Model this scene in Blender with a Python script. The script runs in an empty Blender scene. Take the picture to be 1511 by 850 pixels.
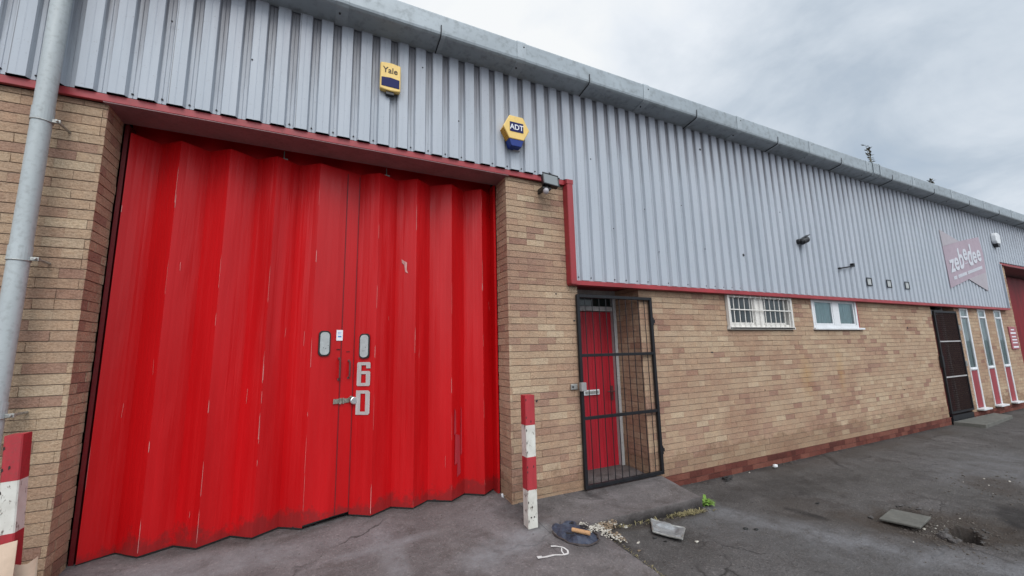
import bpy, math, random
from mathutils import Vector, Matrix, noise
random.seed(7)
R = random.random
U = random.uniform
SC = bpy.context.scene
COL = SC.collection
FRONT = 4.0          # plane of the brick facade (m in front of the camera)
CREST, TROUGH = 3.925, 3.957

# ------------------------------------------------------------------ materials
def mat(name, col=(.5, .5, .5), rough=.6, metal=0., spec=.5):
    m = bpy.data.materials.new(name); m.use_nodes = True
    b = m.node_tree.nodes['Principled BSDF']
    b.inputs['Base Color'].default_value = (*col, 1)
    b.inputs['Roughness'].default_value = rough
    b.inputs['Metallic'].default_value = metal
    b.inputs['Specular IOR Level'].default_value = spec
    return m

class NT:
    def __init__(s, m): s.t = m.node_tree; s.b = s.t.nodes['Principled BSDF']
    def n(s, ty, **k):
        x = s.t.nodes.new(ty)
        for a, v in k.items(): setattr(x, a, v)
        return x
    def l(s, a, b): s.t.links.new(a, b)
    def pos(s, scale=(1, 1, 1)):
        g = s.n('ShaderNodeNewGeometry'); mp = s.n('ShaderNodeMapping'); mp.inputs['Scale'].default_value = scale
        s.l(g.outputs['Position'], mp.inputs['Vector']); return mp.outputs[0]
    def noise(s, scale, detail=4, rough=.6, vec=(1, 1, 1), dist=0.):
        x = s.n('ShaderNodeTexNoise'); x.inputs['Scale'].default_value = scale; x.inputs['Detail'].default_value = detail
        x.inputs['Roughness'].default_value = rough; x.inputs['Distortion'].default_value = dist
        s.l(s.pos(vec), x.inputs['Vector']); return x.outputs['Fac']
    def ramp(s, fac, stops, interp='LINEAR'):
        r = s.n('ShaderNodeValToRGB'); r.color_ramp.interpolation = interp
        e = r.color_ramp.elements
        while len(e) < len(stops): e.new(.5)
        for i, (p, c) in enumerate(stops):
            e[i].position = p; e[i].color = (*c, 1) if isinstance(c, tuple) else (c, c, c, 1)
        s.l(fac, r.inputs[0]); return r.outputs[0]
    def mix(s, a, b, fac, mode='MIX'):
        x = s.n('ShaderNodeMix', data_type='RGBA', blend_type=mode)
        for sock, v in ((x.inputs['Factor'], fac), (x.inputs[6], a), (x.inputs[7], b)):
            if isinstance(v, (int, float)): sock.default_value = v
            elif isinstance(v, tuple): sock.default_value = (*v, 1)
            else: s.l(v, sock)
        return x.outputs[2]
    def math(s, op, a, b=0., c=0.):
        x = s.n('ShaderNodeMath', operation=op)
        for sock, v in zip(x.inputs, (a, b, c)):
            if isinstance(v, (int, float)): sock.default_value = v
            else: s.l(v, sock)
        return x.outputs[0]
    def attr(s, name):
        x = s.n('ShaderNodeAttribute'); x.attribute_name = name; return x.outputs['Fac']
    def bump(s, h, strength=.3, dist=.01):
        x = s.n('ShaderNodeBump'); x.inputs['Strength'].default_value = strength; x.inputs['Distance'].default_value = dist
        s.l(h, x.inputs['Height']); s.l(x.outputs[0], s.b.inputs['Normal'])
    def sep(s):
        g = s.n('ShaderNodeNewGeometry'); x = s.n('ShaderNodeSeparateXYZ'); s.l(g.outputs['Position'], x.inputs[0]); return x.outputs

def weathered(name, col, rough=.5, metal=0., amt=.25, scale=6., dirt=(.08, .07, .06), dirt_amt=.25, bump=.1, streak=(1, 1, .15), spec=.5):
    m = mat(name, col, rough, metal, spec); t = NT(m)
    n1 = t.noise(scale, 5, .65, streak); n2 = t.noise(scale * 6, 4, .6)
    c = t.mix(tuple(x * (1 - amt) for x in col), tuple(min(1, x * (1 + amt * .6)) for x in col), t.ramp(n1, [(.3, 0.), (.7, 1.)]))
    c = t.mix(c, dirt, t.math('MULTIPLY', t.ramp(n2, [(.5, 0.), (.8, 1.)]), dirt_amt))
    t.l(c, t.b.inputs['Base Color'])
    t.l(t.ramp(n2, [(.2, max(.02, rough - .1)), (.8, min(1, rough + .12))]), t.b.inputs['Roughness'])
    if bump: t.bump(n2, bump, .004)
    return m

M = {}
def make_brick(name, stops, grime=True):
    m = mat(name, rough=.9, spec=.25); t = NT(m)
    c = t.ramp(t.attr('tone'), stops)
    n = t.noise(9, 5, .7); n2 = t.noise(70, 4, .7); n3 = t.noise(1.1, 4, .6)
    c = t.mix(c, t.mix(c, (1.22, 1.17, 1.12), 1., 'MULTIPLY'), t.ramp(n, [(.45, 0.), (.75, 1.)]))
    c = t.mix(c, t.mix(c, (.70, .66, .62), 1., 'MULTIPLY'), t.ramp(n2, [(.42, 0.), (.72, 1.)]))
    c = t.mix(c, t.mix(c, (.72, .64, .58), 1., 'MULTIPLY'), t.ramp(t.noise(26, 5, .75, (1, 1, 2.2)), [(.52, 0.), (.68, .8)]))
    c = t.mix(c, t.mix(c, (.82, .74, .74), 1., 'MULTIPLY'), t.ramp(n3, [(.42, 0.), (.7, 1.)]))
    if grime:   # splashed dirt and damp with a ragged top edge just over the ground
        z = t.sep()[2]
        k = t.math('ADD', z, t.math('MULTIPLY', t.noise(3.2, 5, .7), -.75))
        c = t.mix(c, t.mix(c, (.50, .45, .40), 1., 'MULTIPLY'), t.ramp(k, [(-.34, .45), (.06, 0.)]))
        x = t.sep()[0]      # faint ochre stain below the second window
        for sx_, w_ in ((7.2, .22), (8.2, .14)):
            g = t.math('SUBTRACT', 1., t.math('MULTIPLY', t.math('ABSOLUTE', t.math('SUBTRACT', x, sx_)), 1 / w_))
            h = t.math('SUBTRACT', 1., t.math('MULTIPLY', t.math('ABSOLUTE', t.math('SUBTRACT', z, 1.22)), 2.2))
            k2 = t.math('MULTIPLY', t.math('MAXIMUM', g, 0.), t.math('MAXIMUM', h, 0.))
            c = t.mix(c, (.42, .24, .08), t.math('MULTIPLY', k2, t.math('MULTIPLY', n, .9)))
    t.l(c, t.b.inputs['Base Color']); t.bump(t.math('ADD', n2, t.math('MULTIPLY', t.noise(28, 5, .7), 1.6)), .8, .008)
    return m
M['brick'] = make_brick('buff_brick', [(0., (.33, .205, .155)), (.2, (.38, .25, .18)), (.45, (.43, .305, .213)), (.7, (.46, .345, .24)), (1., (.51, .40, .285))])
M['redbrick'] = make_brick('red_engineering_brick', [(0., (.12, .040, .032)), (.5, (.18, .058, .046)), (1., (.25, .10, .075))])
M['mortar'] = weathered('mortar', (.24, .18, .135), .95, amt=.25, bump=.3, streak=(1, 1, 1), spec=.2)

PHASE = 2.797
M['redmortar'] = weathered('dirty_red_mortar', (.12, .06, .05), .95, amt=.4, streak=(1, 1, 1), spec=.2)
def make_cladding():
    m = mat('silver_cladding', (.42, .46, .53), .42, .0); t = NT(m)
    n = t.noise(2.5, 5, .6, (1, 1, .25)); n2 = t.noise(22, 5, .7, (1, 1, .05)); n3 = t.noise(60, 3, .6)
    c = t.mix((.355, .395, .445), (.415, .45, .50), t.ramp(n, [(.3, 0.), (.7, 1.)]))
    x, y, z = t.sep()
    # run-off stain in troughs, streaking down from the gutter, deepened with painted shade
    trough = t.math('GREATER_THAN', y, CREST + .012)
    run = t.ramp(t.math('ADD', t.math('MULTIPLY', t.math('SUBTRACT', z, 3.72), .55), t.math('MULTIPLY', n2, .9)), [(.60, .10), (1.05, .78)])
    c = t.mix(c, (.12, .115, .125), t.math('MULTIPLY', t.math('ADD', t.math('MULTIPLY', trough, .85), .08), run))
    c = t.mix(c, (.16, .14, .14), t.ramp(n3, [(.64, 0.), (.78, .6)]))
    lap = t.math('LESS_THAN', t.math('ABSOLUTE', t.math('SUBTRACT', t.math('FRACT', t.math('DIVIDE', t.math('ADD', x, 30.0 - .055 - PHASE), .91165)), .5)), .0032)
    c = t.mix(c, (.10, .10, .11), t.math('MULTIPLY', lap, .7))
    c = t.mix(c, t.mix(c, (.80, .78, .80), 1., 'MULTIPLY'), t.ramp(t.math('ADD', t.math('MULTIPLY', t.math('SUBTRACT', z, 4.2), .6), t.noise(9, 5, .7, (1, 1, .12))), [(.55, 0.), (1., 1.)]))  # shade under the gutter painted in, crests and troughs darker towards the top
    t.l(c, t.b.inputs['Base Color']); t.l(t.ramp(n2, [(.2, .36), (.8, .56)]), t.b.inputs['Roughness'])
    t.bump(n, .25, .01)
    return m
M['clad'] = make_cladding()
M['galv'] = weathered('galvanised_gutter', (.33, .375, .405), .45, .15, .18, 2.2, dirt=(.10, .105, .10), dirt_amt=.6, streak=(.5, 1, 1.2), bump=.05)
M['galv2'] = weathered('gutter_joint_band', (.36, .405, .435), .45, .15, .15, 5, dirt_amt=.25)
M['seam'] = mat('black_sealant', (.03, .03, .035), .8)
M['trim'] = weathered('red_trim', (.33, .028, .036), .45, amt=.25, dirt_amt=.35, scale=3)
M['soffit'] = weathered('faded_soffit', (.25, .145, .15), .7, amt=.2, dirt_amt=.3, streak=(1, 1, 1))

def make_door_red():
    m = mat('gloss_red_door', (.45, .006, .012), .3, spec=.38); t = NT(m)
    n = t.noise(4, 4, .5, (1, 1, .12)); n2 = t.noise(40, 4, .6, (1, 1, .1)); n3 = t.noise(5, 5, .75)
    c = t.mix((.44, .003, .005), (.54, .006, .009), t.ramp(n, [(.3, 0.), (.7, 1.)]))
    z = t.sep()[2]
    k = t.math('ADD', z, t.math('MULTIPLY', n3, -.55))
    c = t.mix(c, (.14, .02, .02), t.ramp(k, [(-.30, .6), (.08, 0.)]))
    c = t.mix(c, (.30, .06, .06), t.ramp(t.noise(16, 6, .8, (1, 1, .12)), [(.66, 0.), (.82, .3)]))
    t.l(c, t.b.inputs['Base Color']); t.l(t.ramp(n2, [(.2, .26), (.8, .42)]), t.b.inputs['Roughness'])
    t.bump(t.math('ADD', n2, t.math('MULTIPLY', t.noise(3.5, 3, .5, (1, 1, .5)), 2.)), .12, .008)
    return m
M['doorred'] = make_door_red()
M['wornhighlight'] = weathered('worn_highlight_edge', (.60, .30, .28), .6, amt=.4, scale=20)
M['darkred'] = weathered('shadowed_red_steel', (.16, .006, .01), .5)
M['shadedred'] = weathered('shaded_red_door', (.20, .004, .010), .5, amt=.35, streak=(1, 1, .1))  # next unit's door red with its shade put into the colour
M['dark'] = mat('dark_void', (.012, .010, .012), .9)
M['handle'] = weathered('rusty_handle', (.10, .03, .03), .6)
M['steel'] = weathered('dull_steel', (.42, .42, .40), .42, .6, .35, 25, dirt_amt=.5, streak=(1, 1, 1))
M['grimsteel'] = weathered('grimy_hasp', (.30, .28, .24), .55, .4, .5, 40, dirt_amt=.7, streak=(1, 1, 1))
M['white'] = weathered('white_upvc', (.70, .72, .74), .4, amt=.1, dirt_amt=.18)
M['oldwhite'] = weathered('old_white_paint', (.70, .68, .64), .6, amt=.15, dirt_amt=.4, scale=12)
M['rubber'] = mat('black_rubber', (.015, .015, .015), .7)
M['visionpane'] = weathered('milky_pane', (.42, .45, .45), .35, amt=.15, dirt_amt=.25, scale=20, streak=(1, 1, 1))
M['stencil'] = weathered('stencil_white', (.46, .43, .42), .6, amt=.2, dirt_amt=.3, scale=25)
M['blackmetal'] = weathered('black_gate_paint', (.010, .011, .014), .5, amt=.4, dirt=(.05, .035, .03), dirt_amt=.3, scale=15, spec=.3)
M['rustmesh'] = weathered('dark_rusty_mesh', (.028, .014, .013), .8, amt=.4, dirt_amt=.1, spec=.2)
M['entry'] = weathered('dull_red_boards', (.38, .005, .018), .55, amt=.25, dirt_amt=.2)
M['framegrey'] = weathered('grey_white_frame', (.42, .41, .41), .6, amt=.2, dirt_amt=.4)
M['yellow'] = weathered('yellow_plastic', (.80, .55, .17), .45, amt=.1, dirt_amt=.12)
M['yelloworange'] = weathered('ochre_plastic', (.62, .33, .04), .5, amt=.1, dirt_amt=.12)
M['navy'] = mat('navy_plastic', (.008, .011, .085), .55, spec=.2)
M['blue'] = mat('blue_plastic', (.008, .03, .19), .4, spec=.3)
M['ink'] = mat('black_print', (.03, .015, .012), .6)
M['printwhite'] = mat('white_print', (.75, .76, .8), .5)
M['printblue'] = mat('blue_print', (.12, .32, .62), .5)
M['blackplastic'] = mat('black_plastic', (.012, .012, .014), .35)
M['lamp_glass'] = mat('floodlight_glass', (.16, .18, .19), .12)
M['pir'] = mat('milky_sensor', (.40, .38, .40), .35)
M['signpink'] = weathered('faded_pink_sign', (.37, .295, .345), .6, amt=.12, dirt_amt=.1, scale=2)
M['signpale'] = weathered('faded_pale_sign', (.38, .35, .38), .6, amt=.08, dirt_amt=.1, scale=2)
M['signletter'] = weathered('faded_white_lettering', (.56, .58, .63), .6, amt=.06, dirt_amt=.05)
M['squareplate'] = weathered('pale_plate', (.40, .42, .42), .5, dirt_amt=.2)
M['plaque'] = weathered('faded_red_plaque', (.36, .10, .12), .5)
M['bollred'] = weathered('bollard_red', (.40, .03, .04), .55, amt=.25, dirt=(.14, .06, .05), dirt_amt=.55, scale=14)
def make_bollwhite():
    m = mat('bollard_white', (.62, .61, .56), .6); t = NT(m)
    n = t.noise(24, 6, .75, (1, 1, .5)); n2 = t.noise(90, 3, .6)
    c = t.mix((.64, .63, .58), (.50, .48, .43), t.ramp(t.noise(7, 3), [(.4, 0.), (.7, 1.)]))
    c = t.mix(c, (.10, .07, .05), t.ramp(n, [(.57, 0.), (.62, .85)]))
    t.l(c, t.b.inputs['Base Color']); t.bump(n, .4, .004); return m
M['bollwhite'] = make_bollwhite()
M['chip'] = mat('bare_black_chip', (.03, .02, .02), .8)
M['card'] = weathered('damp_cardboard', (.50, .38, .29), .9, amt=.12, dirt_amt=.1, streak=(1, 1, 1), spec=.2)
M['wood'] = weathered('bare_wood', (.48, .27, .13), .7, amt=.3, scale=20, dirt_amt=.1, streak=(1, 6, 6))
M['scrapblue'] = weathered('flattened_blue_plastic', (.035, .045, .075), .55, amt=.4, dirt=(.12, .10, .09), dirt_amt=.5, scale=20, bump=.4, streak=(1, 1, 1))
M['scrapedge'] = weathered('scuffed_edge', (.055, .042, .04), .7, amt=.4, scale=25, streak=(1, 1, 1))
M['tray'] = weathered('scuffed_grey_tray', (.30, .31, .32), .35, .3, .3, 14, dirt_amt=.4, streak=(1, 1, 1))
M['paintwhite'] = weathered('spilt_white_paint', (.62, .61, .60), .6, amt=.15, dirt_amt=.2)
M['chips'] = weathered('white_chippings', (.50, .47, .41), .8, amt=.4, scale=40, dirt_amt=.4, streak=(1, 1, 1))
M['rust_chips'] = weathered('brown_chippings', (.24, .18, .12), .8, amt=.4, scale=40, streak=(1, 1, 1))
M['leaf'] = weathered('weed_leaf', (.16, .29, .045), .6, amt=.35, scale=40, dirt_amt=.1, streak=(1, 1, 1))
M['dryleaf'] = weathered('dry_grass', (.26, .22, .11), .8, amt=.35, scale=40, streak=(1, 1, 1))
M['stem'] = mat('gutter_plant', (.10, .085, .05), .8)
M['stone'] = weathered('loose_stone', (.095, .08, .068), .9, amt=.5, scale=30, dirt_amt=.3, streak=(1, 1, 1))
M['slabstone'] = weathered('concrete_cover', (.12, .118, .105), .9, amt=.3, scale=9, dirt_amt=.5, bump=.4, streak=(1, 1, 1))
M['curtain'] = weathered('net_curtain', (.52, .66, .68), .9, amt=.12, scale=20, streak=(3, 1, .05))
M['roofsheet'] = weathered('roof_sheet', (.25, .26, .27), .7)

def make_glass():
    m = bpy.data.materials.new('window_glass'); m.use_nodes = True; nt = m.node_tree; nt.nodes.clear()
    o = nt.nodes.new('ShaderNodeOutputMaterial'); mx = nt.nodes.new('ShaderNodeMixShader')
    tr = nt.nodes.new('ShaderNodeBsdfTransparent'); gl = nt.nodes.new('ShaderNodeBsdfGlossy'); fr = nt.nodes.new('ShaderNodeFresnel')
    tr.inputs[0].default_value = (.75, .82, .83, 1); gl.inputs['Roughness'].default_value = .03; fr.inputs[0].default_value = 1.6
    nt.links.new(fr.outputs[0], mx.inputs[0]); nt.links.new(tr.outputs[0], mx.inputs[1]); nt.links.new(gl.outputs[0], mx.inputs[2]); nt.links.new(mx.outputs[0], o.inputs[0])
    return m
M['glass'] = make_glass()

def make_ground(name, base, concrete):
    m = mat(name, base, .9, spec=.3); t = NT(m)
    big = t.noise(.7, 5, .6); mid = t.noise(4.5, 8, .72, dist=.15); fine = t.noise(32, 7, .8); grit = t.noise(170, 2, .5)
    blot = t.noise(2.3, 9, .75, dist=.25)
    vo = t.n('ShaderNodeTexVoronoi'); vo.inputs['Scale'].default_value = 55; t.l(t.pos(), vo.inputs['Vector'])
    a = tuple(x * .74 for x in base); b = tuple(x * 1.28 for x in base)
    c = t.mix(a, b, t.ramp(mid, [(.3, 0.), (.72, 1.)]))
    c = t.mix(c, t.mix(c, (1.3, 1.3, 1.34), 1., 'MULTIPLY'), t.ramp(big, [(.45, 0.), (.65, 1.)]))
    c = t.mix(c, t.mix(c, (.66, .63, .61), 1., 'MULTIPLY'), t.ramp(blot, [(.50, 0.), (.62, 1.)]))
    c = t.mix(c, t.mix(c, (.55, .53, .53), 1., 'MULTIPLY'), t.ramp(fine, [(.5, 0.), (.72, .75)]))
    g2 = t.noise(48, 4, .7); g3 = t.noise(38, 3, .6)
    c = t.mix(c, t.mix(c, (1.75, 1.72, 1.68), 1., 'MULTIPLY'), t.ramp(g2, [(.55, 0.), (.66, .9 if not concrete else .65)]))
    c = t.mix(c, (.022, .020, .020), t.ramp(g3, [(.63, 0.), (.70, .8 if not concrete else .5)]))
    c = t.mix(c, (.27, .26, .25), t.ramp(t.math('MULTIPLY', grit, t.ramp(fine, [(.35, .8), (.65, 1.15)])), [(.64, 0.), (.74, .75)]))
    # hairline cracks that come and go
    vc = t.n('ShaderNodeTexVoronoi', feature='DISTANCE_TO_EDGE'); vc.inputs['Scale'].default_value = .8 if concrete else 1.1
    wv = t.n('ShaderNodeTexNoise'); wv.inputs['Scale'].default_value = 4; wv.inputs['Detail'].default_value = 5; t.l(t.pos(), wv.inputs['Vector'])
    vm = t.n('ShaderNodeVectorMath', operation='MULTIPLY_ADD'); t.l(wv.outputs['Color'], vm.inputs[0]); vm.inputs[1].default_value = (.35, .35, 0); t.l(t.pos(), vm.inputs[2]); t.l(vm.outputs[0], vc.inputs['Vector'])
    crack = t.math('MULTIPLY', t.ramp(vc.outputs['Distance'], [(.0, 1.), (.012, 0.)]), t.ramp(big, [(.50, 0.), (.58, .8)]))
    c = t.mix(c, (.018, .016, .015), crack)
    brk = t.ramp(t.noise(3.3, 9, .78, dist=.2), [(.35, .05), (.62, 1.)])
    dust = t.math('MULTIPLY', t.attr('dust'), brk); brown = t.math('MULTIPLY', t.attr('brown'), t.ramp(t.noise(9, 6, .8), [(.3, .5), (.6, 1.)]))
    dark = t.math('MULTIPLY', t.attr('dark'), t.ramp(t.noise(5, 5, .75), [(.25, .25), (.6, 1.)]))
    c = t.mix(c, (.185, .185, .195) if not concrete else (.235, .235, .245), dust)
    c = t.mix(c, (.052, .040, .032), brown)
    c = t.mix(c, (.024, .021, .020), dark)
    t.l(c, t.b.inputs['Base Color'])
    t.l(t.ramp(mid, [(.3, .72), (.7, .95)]), t.b.inputs['Roughness'])
    h = t.math('ADD', t.math('MULTIPLY', vo.outputs['Distance'], .35 if not concrete else .1), t.math('ADD', fine, t.math('ADD', t.math('MULTIPLY', g2, .8), t.math('MULTIPLY', mid, 1.2))))
    t.bump(h, .8 if not concrete else .5, .016)
    return m
M['asphalt'] = make_ground('asphalt', (.078, .072, .069), False)
M['concrete'] = make_ground('concrete', (.130, .117, .116), True)

# ------------------------------------------------------------------ mesh helpers
def link(o, parent=None):
    COL.objects.link(o)
    if parent is not None: o.parent = parent
    return o

def tag(o, label=None, cat=None, group=None, kind=None):
    if label: o['label'] = label
    if cat: o['category'] = cat
    if group: o['group'] = group
    if kind: o['kind'] = kind
    return o

def empty(name, loc, label, cat, group=None):
    o = bpy.data.objects.new(name, None); o.location = loc; o.empty_display_size = .1
    link(o); return tag(o, label, cat, group)

class MB:
    def __init__(s): s.v = []; s.f = []; s.mi = []; s.at = []; s.cm = 0; s.tone = .5
    def face(s, idx): s.f.append(idx); s.mi.append(s.cm); s.at.append(s.tone)
    def quad(s, *p):
        i = len(s.v); s.v += [tuple(q) for q in p]; s.face(tuple(range(i, i + len(p))))
    def box(s, x0, x1, y0, y1, z0, z1, rot=None, c=None):
        i = len(s.v)
        P = [(x0, y0, z0), (x1, y0, z0), (x1, y1, z0), (x0, y1, z0), (x0, y0, z1), (x1, y0, z1), (x1, y1, z1), (x0, y1, z1)]
        if rot is not None:
            cc = Vector(c) if c else Vector(((x0 + x1) / 2, (y0 + y1) / 2, (z0 + z1) / 2))
            P = [tuple(rot @ (Vector(p) - cc) + cc) for p in P]
        s.v += P
        for f in ((0, 3, 2, 1), (4, 5, 6, 7), (0, 1, 5, 4), (1, 2, 6, 5), (2, 3, 7, 6), (3, 0, 4, 7)): s.face(tuple(i + k for k in f))
    def prism(s, poly, o, ux, uy, th):
        """poly: 2-D points in the frame (o, ux, uy); th: thickness vector"""
        o, ux, uy, th = Vector(o), Vector(ux), Vector(uy), Vector(th); n = len(poly); i = len(s.v)
        for k in (0, 1):
            for a, b in poly: s.v.append(tuple(o + ux * a + uy * b + th * k))
        s.face(tuple(range(i, i + n))); s.face(tuple(range(i + 2 * n - 1, i + n - 1, -1)))
        for k in range(n):
            j = (k + 1) % n; s.face((i + k, i + n + k, i + n + j, i + j))
    def tube(s, pts, r, seg=12, caps=True):
        pts = [Vector(p) for p in pts]; n = len(pts); i0 = len(s.v)
        rs = r if isinstance(r, (list, tuple)) else [r] * n
        for k, p in enumerate(pts):
            d = (pts[min(k + 1, n - 1)] - pts[max(k - 1, 0)]).normalized()
            a = Vector((0, 0, 1)) if abs(d.z) < .9 else Vector((1, 0, 0))
            u = d.cross(a).normalized(); w = d.cross(u)
            for j in range(seg):
                t = 2 * math.pi * j / seg; s.v.append(tuple(p + (u * math.cos(t) + w * math.sin(t)) * rs[k]))
        for k in range(n - 1):
            for j in range(seg):
                a = i0 + k * seg + j; b = i0 + k * seg + (j + 1) % seg; s.face((a, b, b + seg, a + seg))
        if caps:
            s.face(tuple(range(i0 + seg - 1, i0 - 1, -1))); s.face(tuple(range(i0 + (n - 1) * seg, i0 + n * seg)))
    def lump(s, c, r, sq=(1, 1, 1), rnd=.3):
        """small irregular stone"""
        i = len(s.v); c = Vector(c)
        P = [(0, 0, 1), (0, 0, -1)] + [(math.cos(a) * .9, math.sin(a) * .9, h) for h in (.45, -.45) for a in [k * math.pi / 3 + (h > 0) * .5 for k in range(6)]]
        for p in P:
            k = r * (1 + U(-rnd, rnd)); s.v.append((c.x + p[0] * k * sq[0], c.y + p[1] * k * sq[1], c.z + p[2] * k * sq[2]))
        for k in range(6):
            a, b = i + 2 + k, i + 2 + (k + 1) % 6; d, e = a + 6, b + 6
            s.face((i, a, b)); s.face((a, d, e, b)); s.face((i + 1, e, d))
    def build(s, name, mats, parent=None, bevel=0, smooth=False, tone=False, origin=None, subs=0, solid=0):
        me = bpy.data.meshes.new(name)
        vs = s.v
        if origin is not None:
            vs = [(x - origin[0], y - origin[1], z - origin[2]) for x, y, z in s.v]
        elif parent is not None:
            w = wloc(parent); vs = [(x - w.x, y - w.y, z - w.z) for x, y, z in s.v]
        me.from_pydata(vs, [], s.f)
        for m in (mats if isinstance(mats, (list, tuple)) else [mats]): me.materials.append(m)
        me.polygons.foreach_set('material_index', s.mi)
        if tone:
            a = me.attributes.new('tone', 'FLOAT', 'FACE'); a.data.foreach_set('value', s.at)
        if smooth: me.polygons.foreach_set('use_smooth', [True] * len(me.polygons))
        me.update()
        o = bpy.data.objects.new(name, me); link(o, parent)
        if origin is not None: o.location = origin
        if solid:
            q = o.modifiers.new('solid', 'SOLIDIFY'); q.thickness = solid
        if bevel:
            b = o.modifiers.new('bevel', 'BEVEL'); b.width = bevel; b.segments = 2; b.limit_method = 'ANGLE'; b.angle_limit = math.radians(40)
        if subs:
            q = o.modifiers.new('sub', 'SUBSURF'); q.levels = subs; q.render_levels = subs
        return o

def wloc(o):
    v = Vector((0, 0, 0))
    while o is not None: v += Vector(o.location); o = o.parent
    return v

def text_into(parent, name, string, m, size, o, ux, uy, depth=.002, bold=0., sx=1., align='CENTER', shear=0.):
    cu = bpy.data.curves.new('t', 'FONT'); cu.body = string; cu.size = size; cu.extrude = depth; cu.offset = bold
    cu.align_x = align; cu.align_y = 'BOTTOM_BASELINE'; cu.shear = shear
    to = bpy.data.objects.new('t', cu); COL.objects.link(to)
    dg = bpy.context.evaluated_depsgraph_get(); dg.update()
    me = bpy.data.meshes.new_from_object(to.evaluated_get(dg))
    bpy.data.objects.remove(to); me.name = name
    ux, uy = Vector(ux).normalized(), Vector(uy).normalized(); nz = ux.cross(uy); o = Vector(o) - wloc(parent)
    for v in me.vertices:
        c = v.co.copy(); v.co = o + ux * (c.x * sx) + uy * c.y + nz * c.z
    me.materials.clear(); me.materials.append(m)
    ob = bpy.data.objects.new(name, me); link(ob, parent); return ob

def rrect(w, h, r, n=5):
    P = []
    for cx, cy, a0 in ((w / 2 - r, h / 2 - r, 0), (-w / 2 + r, h / 2 - r, 90), (-w / 2 + r, -h / 2 + r, 180), (w / 2 - r, -h / 2 + r, 270)):
        for k in range(n + 1):
            a = math.radians(a0 + 90 * k / n); P.append((cx + r * math.cos(a), cy + r * math.sin(a)))
    return P

# ------------------------------------------------------------------ brickwork
CH = .075
def bricks(mb, mort, face, plane, u0, u1, z0, z1, openings=(), zbase=.13, depth=.009, tonefn=None):
    """face 'F' looks towards -y, 'L' looks towards -x, 'R' looks towards +x"""
    def P(u, d, z):
        return (u, plane + d, z) if face == 'F' else ((plane + d, u, z) if face == 'L' else (plane - d, u, z))
    k0 = math.floor((z0 - zbase) / CH + 1e-6); k1 = math.ceil((z1 - zbase) / CH - 1e-6)
    for k in range(k0, k1):
        a, b = max(z0, zbase + k * CH + .0035), min(z1, zbase + (k + 1) * CH - .0035)
        if b - a < .012: continue
        spans = [(u0, u1)]
        for oa, ob, za, zb in openings:
            if b > za + .01 and a < zb - .01:
                ns = []
                for p, q in spans:
                    if ob <= p or oa >= q: ns.append((p, q)); continue
                    if oa > p: ns.append((p, oa))
                    if ob < q: ns.append((ob, q))
                spans = ns
        off = (k % 2) * .1125 + (0 if face == 'F' else .05)
        for p, q in spans:
            j = math.floor((p - off) / .225) ; 
            while off + j * .225 < q:
                c = off + j * .225; j += 1
                parts = [(c, c + .225)]
                if R() < .09: parts = [(c, c + .1125), (c + .1125, c + .225)]
                for s_, e_ in parts:
                    vg = U(.0, .0014)
                    l, r = max(p, s_ + vg), min(q, e_ - vg)
                    if s_ < p: l = p
                    if e_ > q: r = q
                    if r - l < .02: continue
                    mb.tone = min(.999, max(0, tonefn(l + (0 if face == 'F' else plane * 3.7), a) if tonefn else R()))
                    d = U(-.0022, .0018); t1, t2 = U(-.0015, .0015), U(-.0012, .0012); j1, j2 = U(-.0022, .0018), U(-.0022, .0018)
                    ch = .0035 * (R() < .25); A = [P(l + ch, d, a + j1 + ch * R()), P(r, d + t2, a + j2), P(r - ch * R(), d + t2, b + j1), P(l, d, b + j2)]
                    B = [P(l, depth, a), P(r, depth, a), P(r, depth, b), P(l, depth, b)]
                    i = len(mb.v); mb.v += A + B
                    mb.face((i, i + 1, i + 2, i + 3))
                    for x in range(4):
                        y = (x + 1) % 4; mb.face((i + x, i + 4 + x, i + 4 + y, i + y))
    # mortar bed behind, cut round the openings
    us = sorted({u0, u1} | {min(max(x, u0), u1) for o in openings for x in o[:2]}); zs = sorted({z0, z1} | {min(max(x, z0), z1) for o in openings for x in o[2:]})
    for a, b in zip(us, us[1:]):
        for c, d in zip(zs, zs[1:]):
            um, zm = (a + b) / 2, (c + d) / 2
            if any(o[0] < um < o[1] and o[2] < zm < o[3] for o in openings): continue
            q = depth - .003; mort.quad(P(a, q, c), P(b, q, c), P(b, q, d), P(a, q, d))

def tone_rows(l, z):
    # bricks came in batches: runs of courses drift between buff and pink
    k = noise.noise(Vector((l * .8, z * 4.5, 3.1))) * .55 + noise.noise(Vector((l * .22, z * .9, 8.))) * .35
    r = R()
    if r < .05: return U(.9, 1)
    if r < .13: return U(0, .15)
    return .54 + k * .8 + random.gauss(0, .11)

# ------------------------------------------------------------------ building
B = empty('industrial_building', (6, 4, 0), 'long industrial unit of buff brick and silver ribbed cladding with a big red folding door', 'building')

def wall(name, specs, m='brick', tone=tone_rows, label=None):
    mb, mo = MB(), MB()
    for s in specs: bricks(mb, mo, *s[:6], openings=s[6] if len(s) > 6 else (), tonefn=tone)
    n = len(mb.f)
    i = len(mb.v); mb.v += mo.v; mb.cm = 1
    for f in mo.f: mb.face(tuple(i + k for k in f))
    o = mb.build(name, [M[m], M['mortar']], B, tone=True)
    if label: o['label'] = label
    return o

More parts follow.
